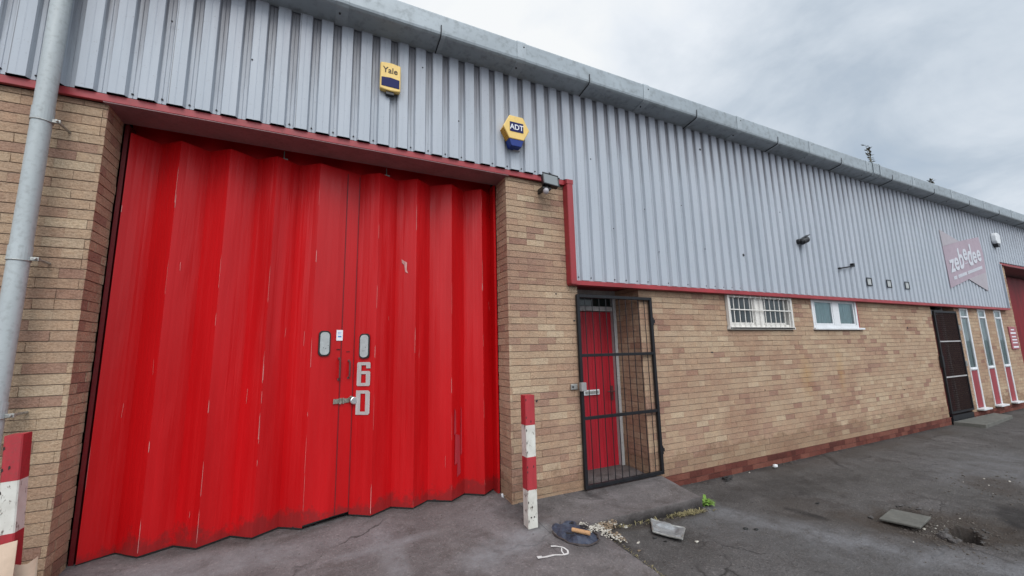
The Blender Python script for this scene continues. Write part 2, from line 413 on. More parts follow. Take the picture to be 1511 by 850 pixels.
PLX, PRX = -1.545, 1.885            # inner edges of the piers beside the folding door
wall('brick_pier', [('F', FRONT, -7., PLX, -.05, 3.70), ('R', PLX, FRONT + .001, 4.285, -.05, 3.70)], label='left brick pier beside the folding door')
wall('brick_pier', [('F', FRONT, PRX, 2.80, -.05, 2.50), ('F', FRONT, PRX, 2.67, 2.50, 3.70), ('L', PRX, FRONT + .001, 4.285, -.05, 3.70)], label='tall brick pier between the folding door and the gate')
W1 = (5.42, 6.96, 1.97, 2.6); W2 = (7.58, 9.02, 1.97, 2.6)
DO = (12.02, 13.2, .0, 2.6)
ST = [(13.46, 13.90, .17, 2.6), (14.49, 14.93, .17, 2.6), (15.50, 15.93, .17, 2.6)]
wall('brick_wall', [('F', FRONT, 3.755, 16.9, .128, 2.50, [W1, W2, DO] + ST), ('L', 3.755, FRONT + .001, 4.55, -.02, 2.50), ('R', 2.80, FRONT + .001, 4.55, -.02, 2.50),
     ('L', DO[0] + 1.18, FRONT + .001, 4.3, -.02, 2.5)])
wall('brick_pier', [('F', FRONT, 16.3, 16.9, 2.50, 3.70), ('R', 16.9, FRONT + .001, 4.9, -.02, 3.70), ('F', FRONT, 23., 26., -.02, 3.70)], label='far brick pier beside the next red door')
# course of red engineering bricks along the foot of the wall
mb, mo = MB(), MB()
bricks(mb, mo, 'F', FRONT - .016, 3.92, 12.02, -.05, .13, zbase=-.02, tonefn=lambda l, z: R())
bricks(mb, mo, 'F', FRONT - .016, 13.2, 16.9, -.05, .13, zbase=-.02, tonefn=lambda l, z: R())
mb.tone = .5; mb.quad((3.92, FRONT - .016, .126), (16.9, FRONT - .016, .126), (16.9, FRONT + .01, .13), (3.92, FRONT + .01, .13))
i = len(mb.v); mb.v += mo.v; mb.cm = 1
for f in mo.f: mb.face(tuple(i + k for k in f))
mb.build('plinth', [M['redbrick'], M['redmortar']], B, tone=True)

# body behind the facade so the unit is a real volume
mb = MB()
mb.box(-7, PLX - .02, 4.02, 4.26, 0, 3.69); mb.box(2.0, 2.78, 4.02, 4.26, 0, 3.69); mb.box(26, 40, 4.0, 4.2, 0, 4.95)
mb.quad((-7, 4.0, 0), (-7, 20, 0), (-7, 20, 5.1), (-7, 12, 6.2), (-7, 4.0, 5.1)); mb.quad((40, 4, 0), (40, 20, 0), (40, 20, 5.1), (40, 12, 6.2), (40, 4, 5.1))
mb.quad((-7, 20, 0), (40, 20, 0), (40, 20, 5.1), (-7, 20, 5.1))
mb.build('side_wall', M['mortar'], B)
mb = MB(); mb.quad((-7.1, 3.80, 5.12), (40.1, 3.80, 5.12), (40.1, 12, 6.25), (-7.1, 12, 6.25)); mb.quad((-7.1, 12, 6.25), (40.1, 12, 6.25), (40.1, 20.1, 5.12), (-7.1, 20.1, 5.12))
mb.build('roof', M['roofsheet'], B, solid=.03)

# cladding: wide proud crests, narrow troughs
PITCH, PH = .18233, 2.797
def clad_profile(xa, xb):
    P = []
    k = math.floor((xa - PH) / PITCH) - 1
    while PH + k * PITCH < xb + PITCH:
        c = PH + k * PITCH; k += 1
        P += [(c - .041, CREST), (c - .026, TROUGH), (c - .003, TROUGH), (c, TROUGH - .004), (c + .003, TROUGH), (c + .026, TROUGH), (c + .041, CREST), (c + .091 - .004, CREST), (c + .091, CREST + .0015), (c + .091 + .004, CREST)]
    Q = []
    for (x0, y0), (x1, y1) in zip(P, P[1:]):
        if x0 < xa < x1: Q.append((xa, y0 + (y1 - y0) * (xa - x0) / (x1 - x0)))
        if xa <= x0 <= xb: Q.append((x0, y0))
        if x0 < xb < x1: Q.append((xb, y0 + (y1 - y0) * (xb - x0) / (x1 - x0)))
    return Q
def cladding(xa, xb, za, zb, label):
    mb = MB(); Q = clad_profile(xa, xb); n = len(Q); zs = [za + (zb - za) * k / 6 for k in range(7)]
    for z in zs:
        for x, y in Q: mb.v.append((x, y + .0035 * noise.noise(Vector((x * 1.3, z * 1.1, 0))), z))
    for r in range(6):
        for k in range(n - 1): mb.face((r * n + k, r * n + k + 1, (r + 1) * n + k + 1, (r + 1) * n + k))
    o = mb.build('cladding', M['clad'], B, solid=.0012); o['label'] = label; return o
c1 = cladding(-7, 2.735, 3.765, 4.97, 'short silver ribbed cladding above the folding door')
c2 = cladding(2.735, 16.35, 2.525, 4.97, 'deep silver ribbed cladding above the windows')
c3 = cladding(16.35, 40, 3.765, 4.97, 'silver ribbed cladding above the next unit')
# backing behind cladding so gaps look dark
mb = MB(); mb.box(-7, 2.70, 3.985, 4.0 - .003, 3.77, 4.97); mb.box(2.72, 16.33, 3.975, 3.99, 2.54, 4.97); mb.box(16.34, 40, 3.985, 3.997, 3.77, 4.97)
mb.build('gap_shade_backing', M['dark'], B)
# fixing screws
for cl, xa, xb, zb, prob in ((c1, -3, 2.6, 3.80, .75), (c2, 2.76, 9.5, 2.565, .6)):
    k = math.ceil((xa - PH) / PITCH)
    while PH + k * PITCH < xb:
        x = PH + k * PITCH; k += 1
        if R() < prob:
            mb = MB(); mb.tube([(x + U(-.004, .004), TROUGH - .009, zb + U(-.004, .006)), (x, TROUGH, zb)], .0075, 7); mb.build('screw_head', M['seam'], cl)
for x, z, r in ((5.84, 3.08, .022), (5.1, 4.65, .018), (3.35, 3.22, .007), (4.1, 2.98, .007), (5.0, 3.1, .008), (3.05, 4.1, .008), (6.9, 3.9, .009), (4.6, 3.7, .007), (3.9, 3.55, .007)):
    mb = MB(); mb.tube([(x, CREST - .004, z), (x, CREST + .002, z)], r, 8); mb.build('bolt_hole', M['seam'], c2)
for x, z in ((-.62, 4.33), (.9, 4.72), (1.3, 4.2), (-1.2, 4.5)):
    mb = MB(); mb.tube([(x, CREST - .004, z), (x, CREST + .002, z)], .008, 8); mb.build('bolt_hole', M['seam'], c1)
# red trims
for xa, xb in ((-7, 2.65), (16.36, 40)):
    mb = MB(); mb.box(xa, xb, 3.953, 3.985, 3.700, 3.760); mb.build('red_trim', M['trim'], B, bevel=.003)
mb = MB(); mb.box(2.651, 2.745, 3.897, 3.985, 3.700, 3.757); mb.build('red_trim', M['trim'], B, bevel=.003)
mb = MB(); mb.box(2.66, 2.735, 3.895, 3.995, 2.47, 3.697); mb.box(2.655, 2.668, 3.90, 3.999, 2.48, 3.69)
mb.build('red_trim', M['trim'], B, bevel=.004)
mb = MB(); mb.box(2.668, 16.35, 3.903, 3.998, 2.462, 2.516); mb.build('red_trim', M['trim'], B, bevel=.004)
mb = MB(); mb.box(16.31, 16.35, 3.90, 3.99, 2.517, 3.697); mb.build('corner_flashing', M['clad'], B)
# soffits
for xa, xb in ((PLX - .02, PRX + .02), (16.9, 23.0)):
    mb = MB(); mb.box(xa, xb, 3.956, 4.28 if xa < 9 else 4.92, 3.692, 3.699); mb.build('soffit', M['soffit'], B)
for xa, xb, yb in ((2.80, 3.755, 4.55), (12.02, 13.2, 4.3)):
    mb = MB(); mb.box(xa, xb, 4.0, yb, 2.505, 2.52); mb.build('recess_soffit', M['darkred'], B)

# gutter
def gutter_profile(g=0.):
    O = [(3.94 + g * .2, 4.938 - g), (3.86, 4.950 - g), (3.745, 4.968 - g), (3.722, 4.975 - g), (3.705 - g, 4.99), (3.698 - g, 5.012), (3.694 - g, 5.10), (3.691 - g, 5.195), (3.695 - g * .5, 5.208 + g), (3.712, 5.211 + g), (3.735, 5.206 + g)]
    return O
def gutter_strip(mb, x0, x1, g, z0=0., z1=0., th=.003, n=1, prof=None):
    O = prof or gutter_profile(g); C = (3.80, 5.12)
    I = [(y + (C[0] - y) * .04, z + (C[1] - z) * .04) for y, z in reversed(O)]
    L = O + I; i0 = len(mb.v); m = len(L)
    for k in range(n + 1):
        x = x0 + (x1 - x0) * k / n; dz = z0 + (z1 - z0) * k / n
        for y, z in L: mb.v.append((x, y, z + dz))
    for k in range(n):
        for j in range(m): a = i0 + k * m + j; b = i0 + k * m + (j + 1) % m; mb.face((a, b, b + m, a + m))
    mb.face(tuple(range(i0 + m - 1, i0 - 1, -1))); mb.face(tuple(range(i0 + n * m, i0 + n * m + m)))
G = MB(); sag = {}
unions = [.09 + 1.885 * k for k in range(-4, 21)]
for k, x in enumerate(unions): sag[k] = U(-.006, .006)
for k in range(len(unions) - 1): gutter_strip(G, unions[k] - .012 + .012, unions[k + 1] - .001, 0., sag[k], sag[k + 1], n=2)
gut = G.build('gutter', M['galv'], B, smooth=False)
for k, x in enumerate(unions):
    if x < -3.8: continue
    m1 = MB(); gutter_strip(m1, x - .055, x + .055, .006, sag[k], sag[k]); 
    m1.cm = 1; m1.tube([(x + .03, 3.684, 5.15 + sag[k]), (x + .03, 3.70, 5.15 + sag[k])], .009, 7); m1.tube([(x - .02, 3.80, 4.945), (x - .02, 3.80, 4.97)], .009, 7)
    m1.build('gutter_joint', [M['galv2'], M['seam']], gut)
    xb = x + .945; P = [(3.95, 4.925), (3.86, 4.938), (3.742, 4.957), (3.714, 4.965), (3.696, 4.982), (3.688, 5.010), (3.684, 5.07), (3.684, 5.085)]
    m2 = MB(); s2 = (sag[k] + sag.get(k + 1, 0)) / 2
    gutter_strip(m2, xb - .005, xb + .005, 0, s2, s2, prof=P); m2.cm = 1
    gutter_strip(m2, xb + .005, xb + .05, 0, s2, s2, prof=[(y, z - .006) for y, z in gutter_profile(.0)[:5]])
    m2.build('gutter_seam', [M['seam'], M['galv2']], gut)
# stop ends meeting at x=9.9
for x in (9.72, 9.98):
    m1 = MB(); gutter_strip(m1, x - .02, x + .02, .018); m1.build('gutter_joint', M['galv2'], gut)
m1 = MB(); gutter_strip(m1, 9.76, 9.94, .012); m1.build('gutter_stop_end', M['galv'], gut)

# downpipe
DX, DY = -1.825, 3.845
mb = MB(); mb.tube([(DX, DY, z) for z in (.12, 1.36)] , .053, 24); mb.tube([(DX, DY, z) for z in (1.36, 2.39)], .0535, 24); mb.tube([(DX, DY, z) for z in (2.39, 3.42)], .054, 24); mb.tube([(DX, DY, 3.42), (DX, DY, 4.97)], .0545, 24)
dp = mb.build('downpipe', weathered('pipe_grey', (.42, .46, .47), .45, amt=.15, scale=5, dirt_amt=.35), B, smooth=True); tag(dp, 'grey round downpipe at the left pier')
dp.modifiers.new('es', 'EDGE_SPLIT')
for z in (1.36, 2.39, 3.40):
    mb = MB(); mb.tube([(DX, DY, z), (DX, DY, z + .10)], .058, 24); mb.build('pipe_socket', dp.data.materials[0], dp, smooth=False)
    mb = MB(); mb.box(DX + .055, DX + .10, DY - .012, DY + .012, z + .005, z + .03); mb.tube([(DX + .085, DY - .03, z + .018), (DX + .085, FRONT, z + .018)], .009, 8); mb.tube([(DX, DY, z - .002), (DX, DY, z + .004)], .060, 24)
    mb.build('pipe_clip', M['steel'], dp, bevel=.002)

# ------------------------------------------------------------------ the folding door
def zg(x): return .203 + .05 * max(0, min(1, (-.9 - x) / .8))
FP = [(-1.495, 4.29, 'f'), (-1.325, 4.43, 'b'), (-1.15, 4.29, 'f'), (-.965, 4.43, 'b'), (-.785, 4.29, 'f'), (-.58, 4.43, 'b'), (-.405, 4.29, 'f'), (-.22, 4.43, 'b'),
      (-.03, 4.29, 'f'), (.36, 4.43, 'b'), (.545, 4.29, 'f'), (.75, 4.43, 'b'), (.94, 4.29, 'f'), (1.12, 4.43, 'b'), (1.335, 4.29, 'f'), (1.52, 4.43, 'b'), (1.70, 4.29, 'f'), (1.885, 4.44, 'b')]
DT = 3.625
fd_m = MB()
fd = empty('folding_door', (0, 0, 0), None, None); fd.parent = B; fd.location = Vector((.2, 4.4, .2)) - wloc(B)
fd['label'] = 'large red concertina folding door numbered 6D'
for i, (a, b) in enumerate(zip(FP, FP[1:])):
    mb = MB()
    d = Vector((b[0] - a[0], b[1] - a[1], 0)); n = Vector((d.y, -d.x, 0)).normalized()
    zb0 = zg(a[0]) + .012 + (.02 if 8 == i else 0); zb1 = zg(b[0]) + .012 + (.03 if i == 8 else .0) 
    nz, nt_ = 12, 12; fl_ = U(.18, .3), U(.45, .58), U(.72, .85)
    top0 = DT + (.02 if i % 4 < 2 else 0); top1 = DT + (.02 if (i + 1) % 4 < 2 else 0)
    base = len(mb.v)
    for r in range(nz + 1):
        for c in range(nt_ + 1):
            t = c / nt_; z0 = zb0 + (zb1 - zb0) * t; z1 = DT; z = z0 + (z1 - z0) * r / nz
            w = .007 * noise.noise(Vector((i * 3.1, z * 1.1, t * 1.2))) * math.sin(math.pi * t) + .004 * noise.noise(Vector((i * 7., z * 4, t * 3))) * math.sin(math.pi * t)
            for q_, f_ in enumerate(fl_): w += .0013 * max(0, 1 - abs(t - f_) / .085) * (1 if q_ % 2 else -1)
            mb.v.append((a[0] + d.x * t + n.x * w, a[1] + d.y * t + n.y * w, z))
    for r in range(nz):
        for c in range(nt_):
            q = base + r * (nt_ + 1) + c; mb.face((q, q + 1, q + nt_ + 2, q + nt_ + 1))
    # back sheet, top edge and dark rubber foot
    mb.quad((a[0], a[1] + .02, zb0), (b[0], b[1] + .02, zb1), (b[0], b[1] + .02, DT), (a[0], a[1] + .02, DT))
    mb.quad((a[0], a[1], DT), (b[0], b[1], DT), (b[0], b[1] + .02, DT), (a[0], a[1] + .02, DT))
    mb.cm = 2
    e = .003
    mb.quad((a[0] - n.x * e, a[1] + .004, zb0 - .012), (b[0], b[1] + .004, zb1 - .012), (b[0], b[1] + .004, zb1 + .006), (a[0], a[1] + .004, zb0 + .006))
    mb.cm = 1
    # paint wear along the folds, also painted in as edge highlights
    for (vx, vy, s, tt) in ((a[0], a[1], 1, a[2]), (b[0], b[1], -1, b[2])):
        if tt != 'f': continue
        z = zg(vx) + U(0, .3)
        while z < DT - .25:
            L = U(.03, .4); 
            if R() < (.5 if s > 0 else .2):
                w = U(.0012, .0045); dn = d.normalized() * s
                p0 = Vector((vx, vy, 0)) + n * .0012; p1 = p0 + dn * w
                mb.quad((p0.x, p0.y, z), (p1.x, p1.y, z + .01), (p1.x, p1.y, z + L * .8), (p0.x, p0.y, z + L))
            z += L + U(.02, .5)
    for _ in range(1):   # scratches on the face
        t = U(.1, .9); z = U(.4, 3.3); L = U(.03, .16); w = U(.001, .0025); p = Vector((a[0], a[1], 0)) + d * t + n * .0055
        dn = d.normalized() * w; sl = d.normalized() * U(-.006, .006)
        if R() < .7: mb.quad((p.x, p.y, z), (p.x + dn.x, p.y + dn.y, z), (p.x + dn.x + sl.x, p.y + dn.y + sl.y, z + L), (p.x + sl.x, p.y + sl.y, z + L))
    if i == 12 + 1 - 1 + 2:   # patch of stripped paint near the floor
        pass
    mb.build('door_panel', [M['doorred'], M['wornhighlight'], M['rubber']], fd)
# frame, header and darkness behind
mb = MB(); mb.box(PLX, PRX, 4.452, 4.50, 3.42, 3.95); mb.build('door_header', M['doorred'], fd)
mb = MB(); mb.box(PLX + .002, PLX + .03, 4.31, 4.45, .1, 3.7); mb.build('door_post_or_shadow_gap', M['darkred'], fd)  # shadow gap beside the pier, its shade put into the dark red
mb = MB(); mb.box(PRX - .03, PRX - .002, 4.30, 4.45, .1, 3.7); mb.build('door_post_or_shadow_gap', M['doorred'], fd)
mb = MB(); mb.box(-1.6, 1.95, 4.53, 4.56, .0, 3.9); mb.build('dark_interior', M['dark'], B)
for x in (-.36, .62):
    mb = MB(); mb.box(x - .02, x + .035, 4.36, 4.38, 3.628, 3.645); mb.tube([(x, 4.37, 3.64), (x, 4.37, 3.72)], .006, 6); mb.build('door_hanger', M['steel'], fd)

def on_panel(P0, P1):
    P0, P1 = Vector((*P0, 0)), Vector((*P1, 0)); d = P1 - P0; L = d.length; u = d.normalized(); n = Vector((u.y, -u.x, 0))
    return lambda t, z, off=0.: P0 + u * (t * L) + n * off + Vector((0, 0, z)), u, n
PA, uA, nA = on_panel((-.03, 4.29), (.36, 4.43)); PC, uC, nC = on_panel((.36, 4.43), (.545, 4.29))
Z = Vector((0, 0, 1))
def vision(P, u, n, t, z, w, h):
    mb = MB(); o = P(t, z, .004); mb.prism(rrect(w + .026, h + .026, w * .42), o, u, Z, n * .010); k = mb.build('vision_window', M['rubber'], fd, bevel=.002)
    mb = MB(); mb.prism(rrect(w, h, w * .40), P(t, z, .0145), u, Z, n * .003)
    mb.cm = 1
    for _ in range(3):
        q = P(t, z, .0178) + u * U(-.02, .03) + Z * U(-.06, .01); mb.quad(q, q + u * .006, q + u * .006 + Z * .007, q + Z * .007)
    mb.build('pane', [M['visionpane'], M['seam']], k)
vision(PA, uA, nA, .278, 1.826, .086, .215); vision(PC, uC, nC, .503, 1.796, .088, .222)
mb = MB(); mb.prism([(-.031, -.052), (.031, -.052), (.031, .052), (-.031, .052)], PA(.622, 1.905, .005), uA, Z, nA * .0015)
mb.cm = 1
for r in range(3):
    for c in range(3):
        q = PA(.622, 1.93 - r * .014 - (.01 if r > 1 else 0), .0072) + uA * (-.017 + .012 * c); mb.quad(q, q + uA * .008, q + uA * .008 + Z * .007, q + Z * .007)
q = PA(.622, 1.885, .0072) - uA * .016; mb.quad(q, q + uA * .034, q + uA * .034 + Z * .014, q + Z * .014)
mb.build('door_sticker', [M['printwhite'], M['printblue']], fd)
# stiles where the leaves meet
for t, w in ((.675, .008), (.80, .006), (.985, .009)):
    mb = MB(); mb.prism([(-w / 2, 0), (w / 2, 0), (w / 2, 3.35), (-w / 2, 3.35)], PA(t, .245, -.001), uA, Z, nA * .006); mb.build('meeting_stile', M['darkred'] if t < .7 or t > .9 else M['doorred'], fd)
mb = MB(); mb.prism([(0, 0), (.118, 0), (.118, 3.36), (0, 3.36)], PA(.69, .24, .0), uA, Z, nA * .0045); mb.build('meeting_stile', M['doorred'], fd, bevel=.0015)
for t, z0, z1 in ((.635, 1.48, 1.68), (.868, 1.49, 1.655)):
    mb = MB(); mb.tube([PA(t, z0, .006), PA(t, z0 + .012, .034), PA(t, z1 - .012, .034), PA(t, z1, .006)], .0085, 8)
    mb.box(*[v for k in range(3) for v in (PA(t, z1, .006)[k] - .010, PA(t, z1, .006)[k] + .010)]); mb.box(*[v for k in range(3) for v in (PA(t, z0, .006)[k] - .010, PA(t, z0, .006)[k] + .010)])
    mb.build('door_handle', M['handle'], fd, bevel=.001)
    mb = MB(); mb.prism([(-.018, 0), (.018, 0), (.018, .006), (-.018, .006)], PA(t - .03, z1 + .085, .004), uA, Z, nA * .004); mb.build('letter_slot', M['dark'], fd)
mb = MB(); mb.prism([(-.07, -.022), (.085, -.020), (.09, .020), (-.068, .024)], PA(.70, 1.272, .006), uA, Z, nA * .007)
mb.prism([(-.04, -.027), (-.02, -.027), (-.02, .029), (-.04, .029)], PA(.76, 1.272, .012), uA, Z, nA * .012)
mb.prism([(-.008, -.027), (.006, -.027), (.006, .029), (-.008, .029)], PA(.76, 1.272, .012), uA, Z, nA * .012)
for s in (-.055, .045): mb.tube([PA(.70, 1.272, .01) + uA * s, PA(.70, 1.272, .017) + uA * s], .006, 7)
mb.tube([PA(.92, 1.285, .01), PA(.92, 1.30, .035), PA(.97, 1.30, .035), PA(.99, 1.285, .01)], .006, 8)
mb.build('hasp', M['grimsteel'], fd, bevel=.001)
# digits
def stencil(kind, P, u, n, tc, z0, w, h, s=.030):
    mb = MB(); o = P(tc, z0, .007); x0 = -w / 2
    def R4(a, b, c, d): mb.prism([(x0 + a, c), (x0 + b, c), (x0 + b, d), (x0 + a, d)], o, u, Z, n * .0012)
    k = s * .42; sw = w * .32; q = .010
    if kind == '6':
        mb.prism([(x0 + 0, q), (x0 + q, 0), (x0 + sw, 0), (x0 + sw, h), (x0 + q, h), (x0, h - q)], o, u, Z, n * .0012)
        R4(sw, w - sw, 0, s); R4(sw, w - sw, h - s, h); R4(sw, w - sw, h * .56 - s / 2, h * .56 + s / 2)
        mb.prism([(x0 + w - sw, 0), (x0 + w - q, 0), (x0 + w, q), (x0 + w, h * .56 + s / 2 - q), (x0 + w - q, h * .56 + s / 2), (x0 + w - sw, h * .56 + s / 2)], o, u, Z, n * .0012)
        mb.prism([(x0 + w - sw, h * .74), (x0 + w, h * .74), (x0 + w, h - q), (x0 + w - q, h), (x0 + w - sw, h)], o, u, Z, n * .0012)
    else:
        R4(0, sw, 0, h); R4(sw, w - sw, 0, s); R4(sw, w - sw, h - s, h)
        mb.prism([(x0 + w - sw, 0), (x0 + w - q * 1.6, 0), (x0 + w, q * 1.6), (x0 + w, h - q * 1.6), (x0 + w - q * 1.6, h), (x0 + w - sw, h)], o, u, Z, n * .0012)
    return mb
stencil('6', PC, uC, nC, .50, 1.405, .145, .232).build('painted_digit', M['stencil'], fd)
stencil('D', PC, uC, nC, .50, 1.130, .150, .232).build('painted_letter', M['stencil'], fd)
# stripped patches of paint low on one face
PG, uG, nG = on_panel((1.335, 4.29), (1.52, 4.43))
mb = MB()
for a, b, c, d in ((.15, .32, .85, 1.12), (.2, .62, .55, .86), (.66, .78, .62, 1.13), (.38, .66, .42, .6)):
    mb.prism([(a * .23, c), (b * .23, c + .02), (b * .23 - .006, d - .03), (a * .23 + .01, d)], PG(0, 0, .006 + a * .0004), uG, Z, nG * .0006)
mb.build('faded_patch', weathered('faded_red_patch', (.42, .035, .05), .45, amt=.3), fd)
PD, uD, nD = on_panel((.75, 4.43), (.94, 4.29))
mb = MB(); mb.prism([(.07, 2.72), (.10, 2.70), (.135, 2.68), (.13, 2.60), (.15, 2.56), (.115, 2.58), (.10, 2.66), (.075, 2.68)], PD(0, 0, .007), uD, Z, nD * .0006); mb.build('scuff_mark', M['wornhighlight'], fd)

pad = empty('padlock', PA(.985, 1.272, .03), 'round silver padlock closing the hasp on the red folding door', 'padlock')
mb = MB(); c = PA(.985, 1.268, .020)
mb.tube([c, c + nA * .008, c + nA * .026, c + nA * .030], [.030, .034, .034, .028], 24); mb.build('lock_body', mat('bright_steel', (.75, .75, .76), .25, .8), pad)
mb = MB(); mb.tube([c + uA * -.035 + Z * .012 + nA * .014, c + uA * -.05 + Z * .03 + nA * .014, c + uA * -.03 + Z * .042 + nA * .014, c + Z * .03 + nA * .014], .006, 8); mb.build('shackle', M['grimsteel'], pad)

# ------------------------------------------------------------------ entrance door in its recess
ed = empty('entrance_door', (0, 0, 0), None, None); ed.parent = B; ed.location = Vector((3.3, 4.52, .13)) - wloc(B); ed['label'] = 'red boarded entrance door behind the black gate'
mb = MB()
n = 7; x0, x1 = 2.875, 3.695; w = (x1 - x0) / n
for k in range(n): mb.box(x0 + k * w + .001, x0 + (k + 1) * w - .001, 4.506, 4.53, .15, 2.215)
mb.box(x0, x1, 4.512, 4.54, .15, 2.215)
mb.build('door_leaf', M['entry'], ed, bevel=.0008)
mb = MB(); mb.box(2.80, 2.874, 4.46, 4.56, .11, 2.505); mb.box(3.697, 3.755, 4.455, 4.56, .11, 2.505); mb.box(2.875, 3.696, 4.46, 4.56, 2.222, 2.285); mb.box(2.875, 3.696, 4.46, 4.56, 2.45, 2.505); mb.box(2.875, 3.696, 4.47, 4.58, .105, .148)
mb.build('door_frame', M['framegrey'], ed, bevel=.003)
mb = MB(); mb.box(2.875, 3.696, 4.50, 4.505, 2.286, 2.449); mb.build('transom_pane', mat('dark_transom', (.01, .02, .02), .1), ed)
mb = MB(); mb.box(3.17, 3.42, 4.482, 4.499, 1.12, 1.185); mb.cm = 1; mb.box(3.19, 3.40, 4.476, 4.4815, 1.135, 1.17); mb.build('letter_plate', [M['white'], M['steel']], ed, bevel=.002)
mb = MB(); mb.box(3.625, 3.655, 4.488, 4.499, 1.03, 1.22); mb.tube([(3.64, 4.49, 1.15), (3.64, 4.445, 1.15), (3.53, 4.445, 1.15)], .009, 8); mb.build('handle', M['handle'], ed, bevel=.002)

# black security gate
sg = empty('security_gate', (0, 0, 0), None, None); sg.parent = B; sg.location = Vector((3.35, 3.96, .19)) - wloc(B); sg['label'] = 'black barred security gate across the red entrance door'
gx0, gx1, gz0, gz1, gy = 2.755, 3.925, .185, 2.36, 3.945
mb = MB(); mb.box(gx0, gx0 + .038, gy, gy + .035, gz0, gz1); mb.box(gx1 - .038, gx1, gy, gy + .035, gz0, gz1); mb.box(gx0 + .039, gx1 - .039, gy, gy + .035, gz1 - .038, gz1); mb.box(gx0 + .039, gx1 - .039, gy, gy + .035, gz0, gz0 + .04)
mb.box(gx0 + .039, gx1 - .039, gy + .003, gy + .030, 1.625, 1.66); mb.box(gx0 + .039, gx1 - .039, gy + .003, gy + .030, .92, .955)
mb.build('gate_frame', M['blackmetal'], sg, bevel=.003)
nb = 11
for k in range(1, nb):
    x = gx0 + .02 + (gx1 - gx0 - .04) * k / nb
    mb = MB(); mb.tube([(x, gy + .017, gz0 + .02), (x + U(-.003, .003), gy + .017, 1.2), (x, gy + .017, gz1 - .02)], .0050, 8); mb.build('gate_bar', M['blackmetal'], sg)
mb = MB(); mb.box(2.73, 2.80, gy - .045, gy + .001, 1.245, 1.34); mb.cm = 1; mb.box(2.64, 2.729, 3.975, 3.992, 1.262, 1.325); mb.build('lock_box', [weathered('lock_grey', (.30, .29, .29), .45, .2), M['steel']], sg, bevel=.004)
mb = MB(); mb.tube([(2.665, 3.968, 1.293), (2.665, 3.976, 1.293)], .012, 8); mb.build('lock_bolt', M['seam'], sg)
for z in (2.05, .46):
    mb = MB(); mb.tube([(gx1 + .012, gy + .02, z - .045), (gx1 + .012, gy + .02, z + .045)], .014, 10); mb.box(gx1 + .012, gx1 + .05, gy + .02, FRONT - .001, z - .02, z + .02); mb.build('hinge', M['blackmetal'], sg)

# ------------------------------------------------------------------ windows
def window(x0, x1, z0, z1, m, panes, sill_out, label, fw=.07, back=4.052, curtain=None):
    f = MB(); yf, yb = back - .06, back
    f.box(x0, x0 + fw, yf, yb, z0, z1); f.box(x1 - fw, x1, yf, yb, z0, z1); f.box(x0 + fw + .001, x1 - fw - .001, yf, yb, z1 - fw * .8, z1); f.box(x0 + fw + .001, x1 - fw - .001, yf, yb, z0, z0 + fw * .8)
    for a, b in zip(panes[:-1], panes[1:]):
        f.box(a[1] + .001, b[0] - .001, yf + .004, yb, z0 + fw * .8 + .001, z1 - fw * .8 - .001)
    o = f.build('window', m, B, bevel=.004); o['label'] = label
    for a, b in panes:
        zz0, zz1 = z0 + fw * .8, z1 - fw * .8; c = .032
        s = MB(); s.box(a + .002, a + c, yf + .012, yb - .012, zz0 + .002, zz1 - .002); s.box(b - c, b - .002, yf + .012, yb - .012, zz0 + .002, zz1 - .002); s.box(a + c + .001, b - c - .001, yf + .012, yb - .012, zz0 + .002, zz0 + c); s.box(a + c + .001, b - c - .001, yf + .012, yb - .012, zz1 - c, zz1 - .002)
        s.build('sash', m, o, bevel=.003)
        g = MB(); yg = yf + .020; g.quad((a + c, yg, zz0 + c), (b - c, yg, zz0 + c), (b - c, yg, zz1 - c), (a + c, yg, zz1 - c)); g.build('pane', M['glass'], o)
        if curtain:
            q = MB(); nn = 60
            for k in range(nn + 1):
                x = a + c + (b - a - 2 * c) * k / nn; y = yf + .05 + .008 * math.sin(x * 95) + .006 * math.sin(x * 41)
                q.v += [(x, y, zz0), (x, y, zz1)]
            for k in range(nn): q.face((2 * k, 2 * k + 2, 2 * k + 3, 2 * k + 1))
            q.build('net_curtain', curtain, o, smooth=True)
    s = MB(); s.box(x0 - sill_out[0], x1 + sill_out[1], 3.955, back, z0 - .035, z0 - .002); s.build('sill', m, o, bevel=.004)
    r = MB(); r.box(x0, x1, back + .3, back + .32, z0 - .1, z1 + .1); r.box(x0 - .03, x0 - .02, back, back + .3, z0 - .1, z1 + .1); r.box(x1 + .02, x1 + .03, back, back + .3, z0 - .1, z1 + .1); r.box(x0, x1, back, back + .3, z0 - .11, z0 - .10)
    r.build('room_shadow', M['dark'], o)
    return o
w1 = window(5.42, 6.96, 1.985, 2.50, M['oldwhite'], [(5.50, 6.05), (6.27, 6.84)], (.01, .03), 'barred old white window nearer the gate', fw=.05, curtain=mat('grey_blind', (.19, .20, .205), .8))
mb = MB(); mb.box(5.415, 5.45, 3.955, 3.999, 1.955, 2.455); mb.box(6.925, 6.965, 3.955, 3.999, 1.955, 2.455); mb.box(5.451, 6.924, 3.955, 3.999, 1.955, 1.985); mb.box(5.451, 6.924, 3.958, 3.970, 2.43, 2.445); mb.box(5.451, 6.924, 3.957, 3.968, 2.235, 2.252)
mb.build('bar_frame', M['oldwhite'], w1, bevel=.002)
k = 0
for x in [5.56 + .121 * q for q in range(12)]:
    mb = MB(); mb.tube([(x, 3.975, 1.985), (x, 3.975, 2.44)], .0065, 8); mb.box(x - .011, x + .011, 3.950, 3.9565, 2.42, 2.455); mb.build('window_bar', M['oldwhite'], w1)
for x in (5.6, 5.82, 6.1, 6.2, 6.35, 6.6):
    pass
w2 = window(7.58, 9.0, 1.985, 2.50, M['white'], [(7.66, 8.22), (8.40, 8.93)], (.02, .12), 'white window with net curtain and no bars', fw=.055, curtain=M['curtain'])
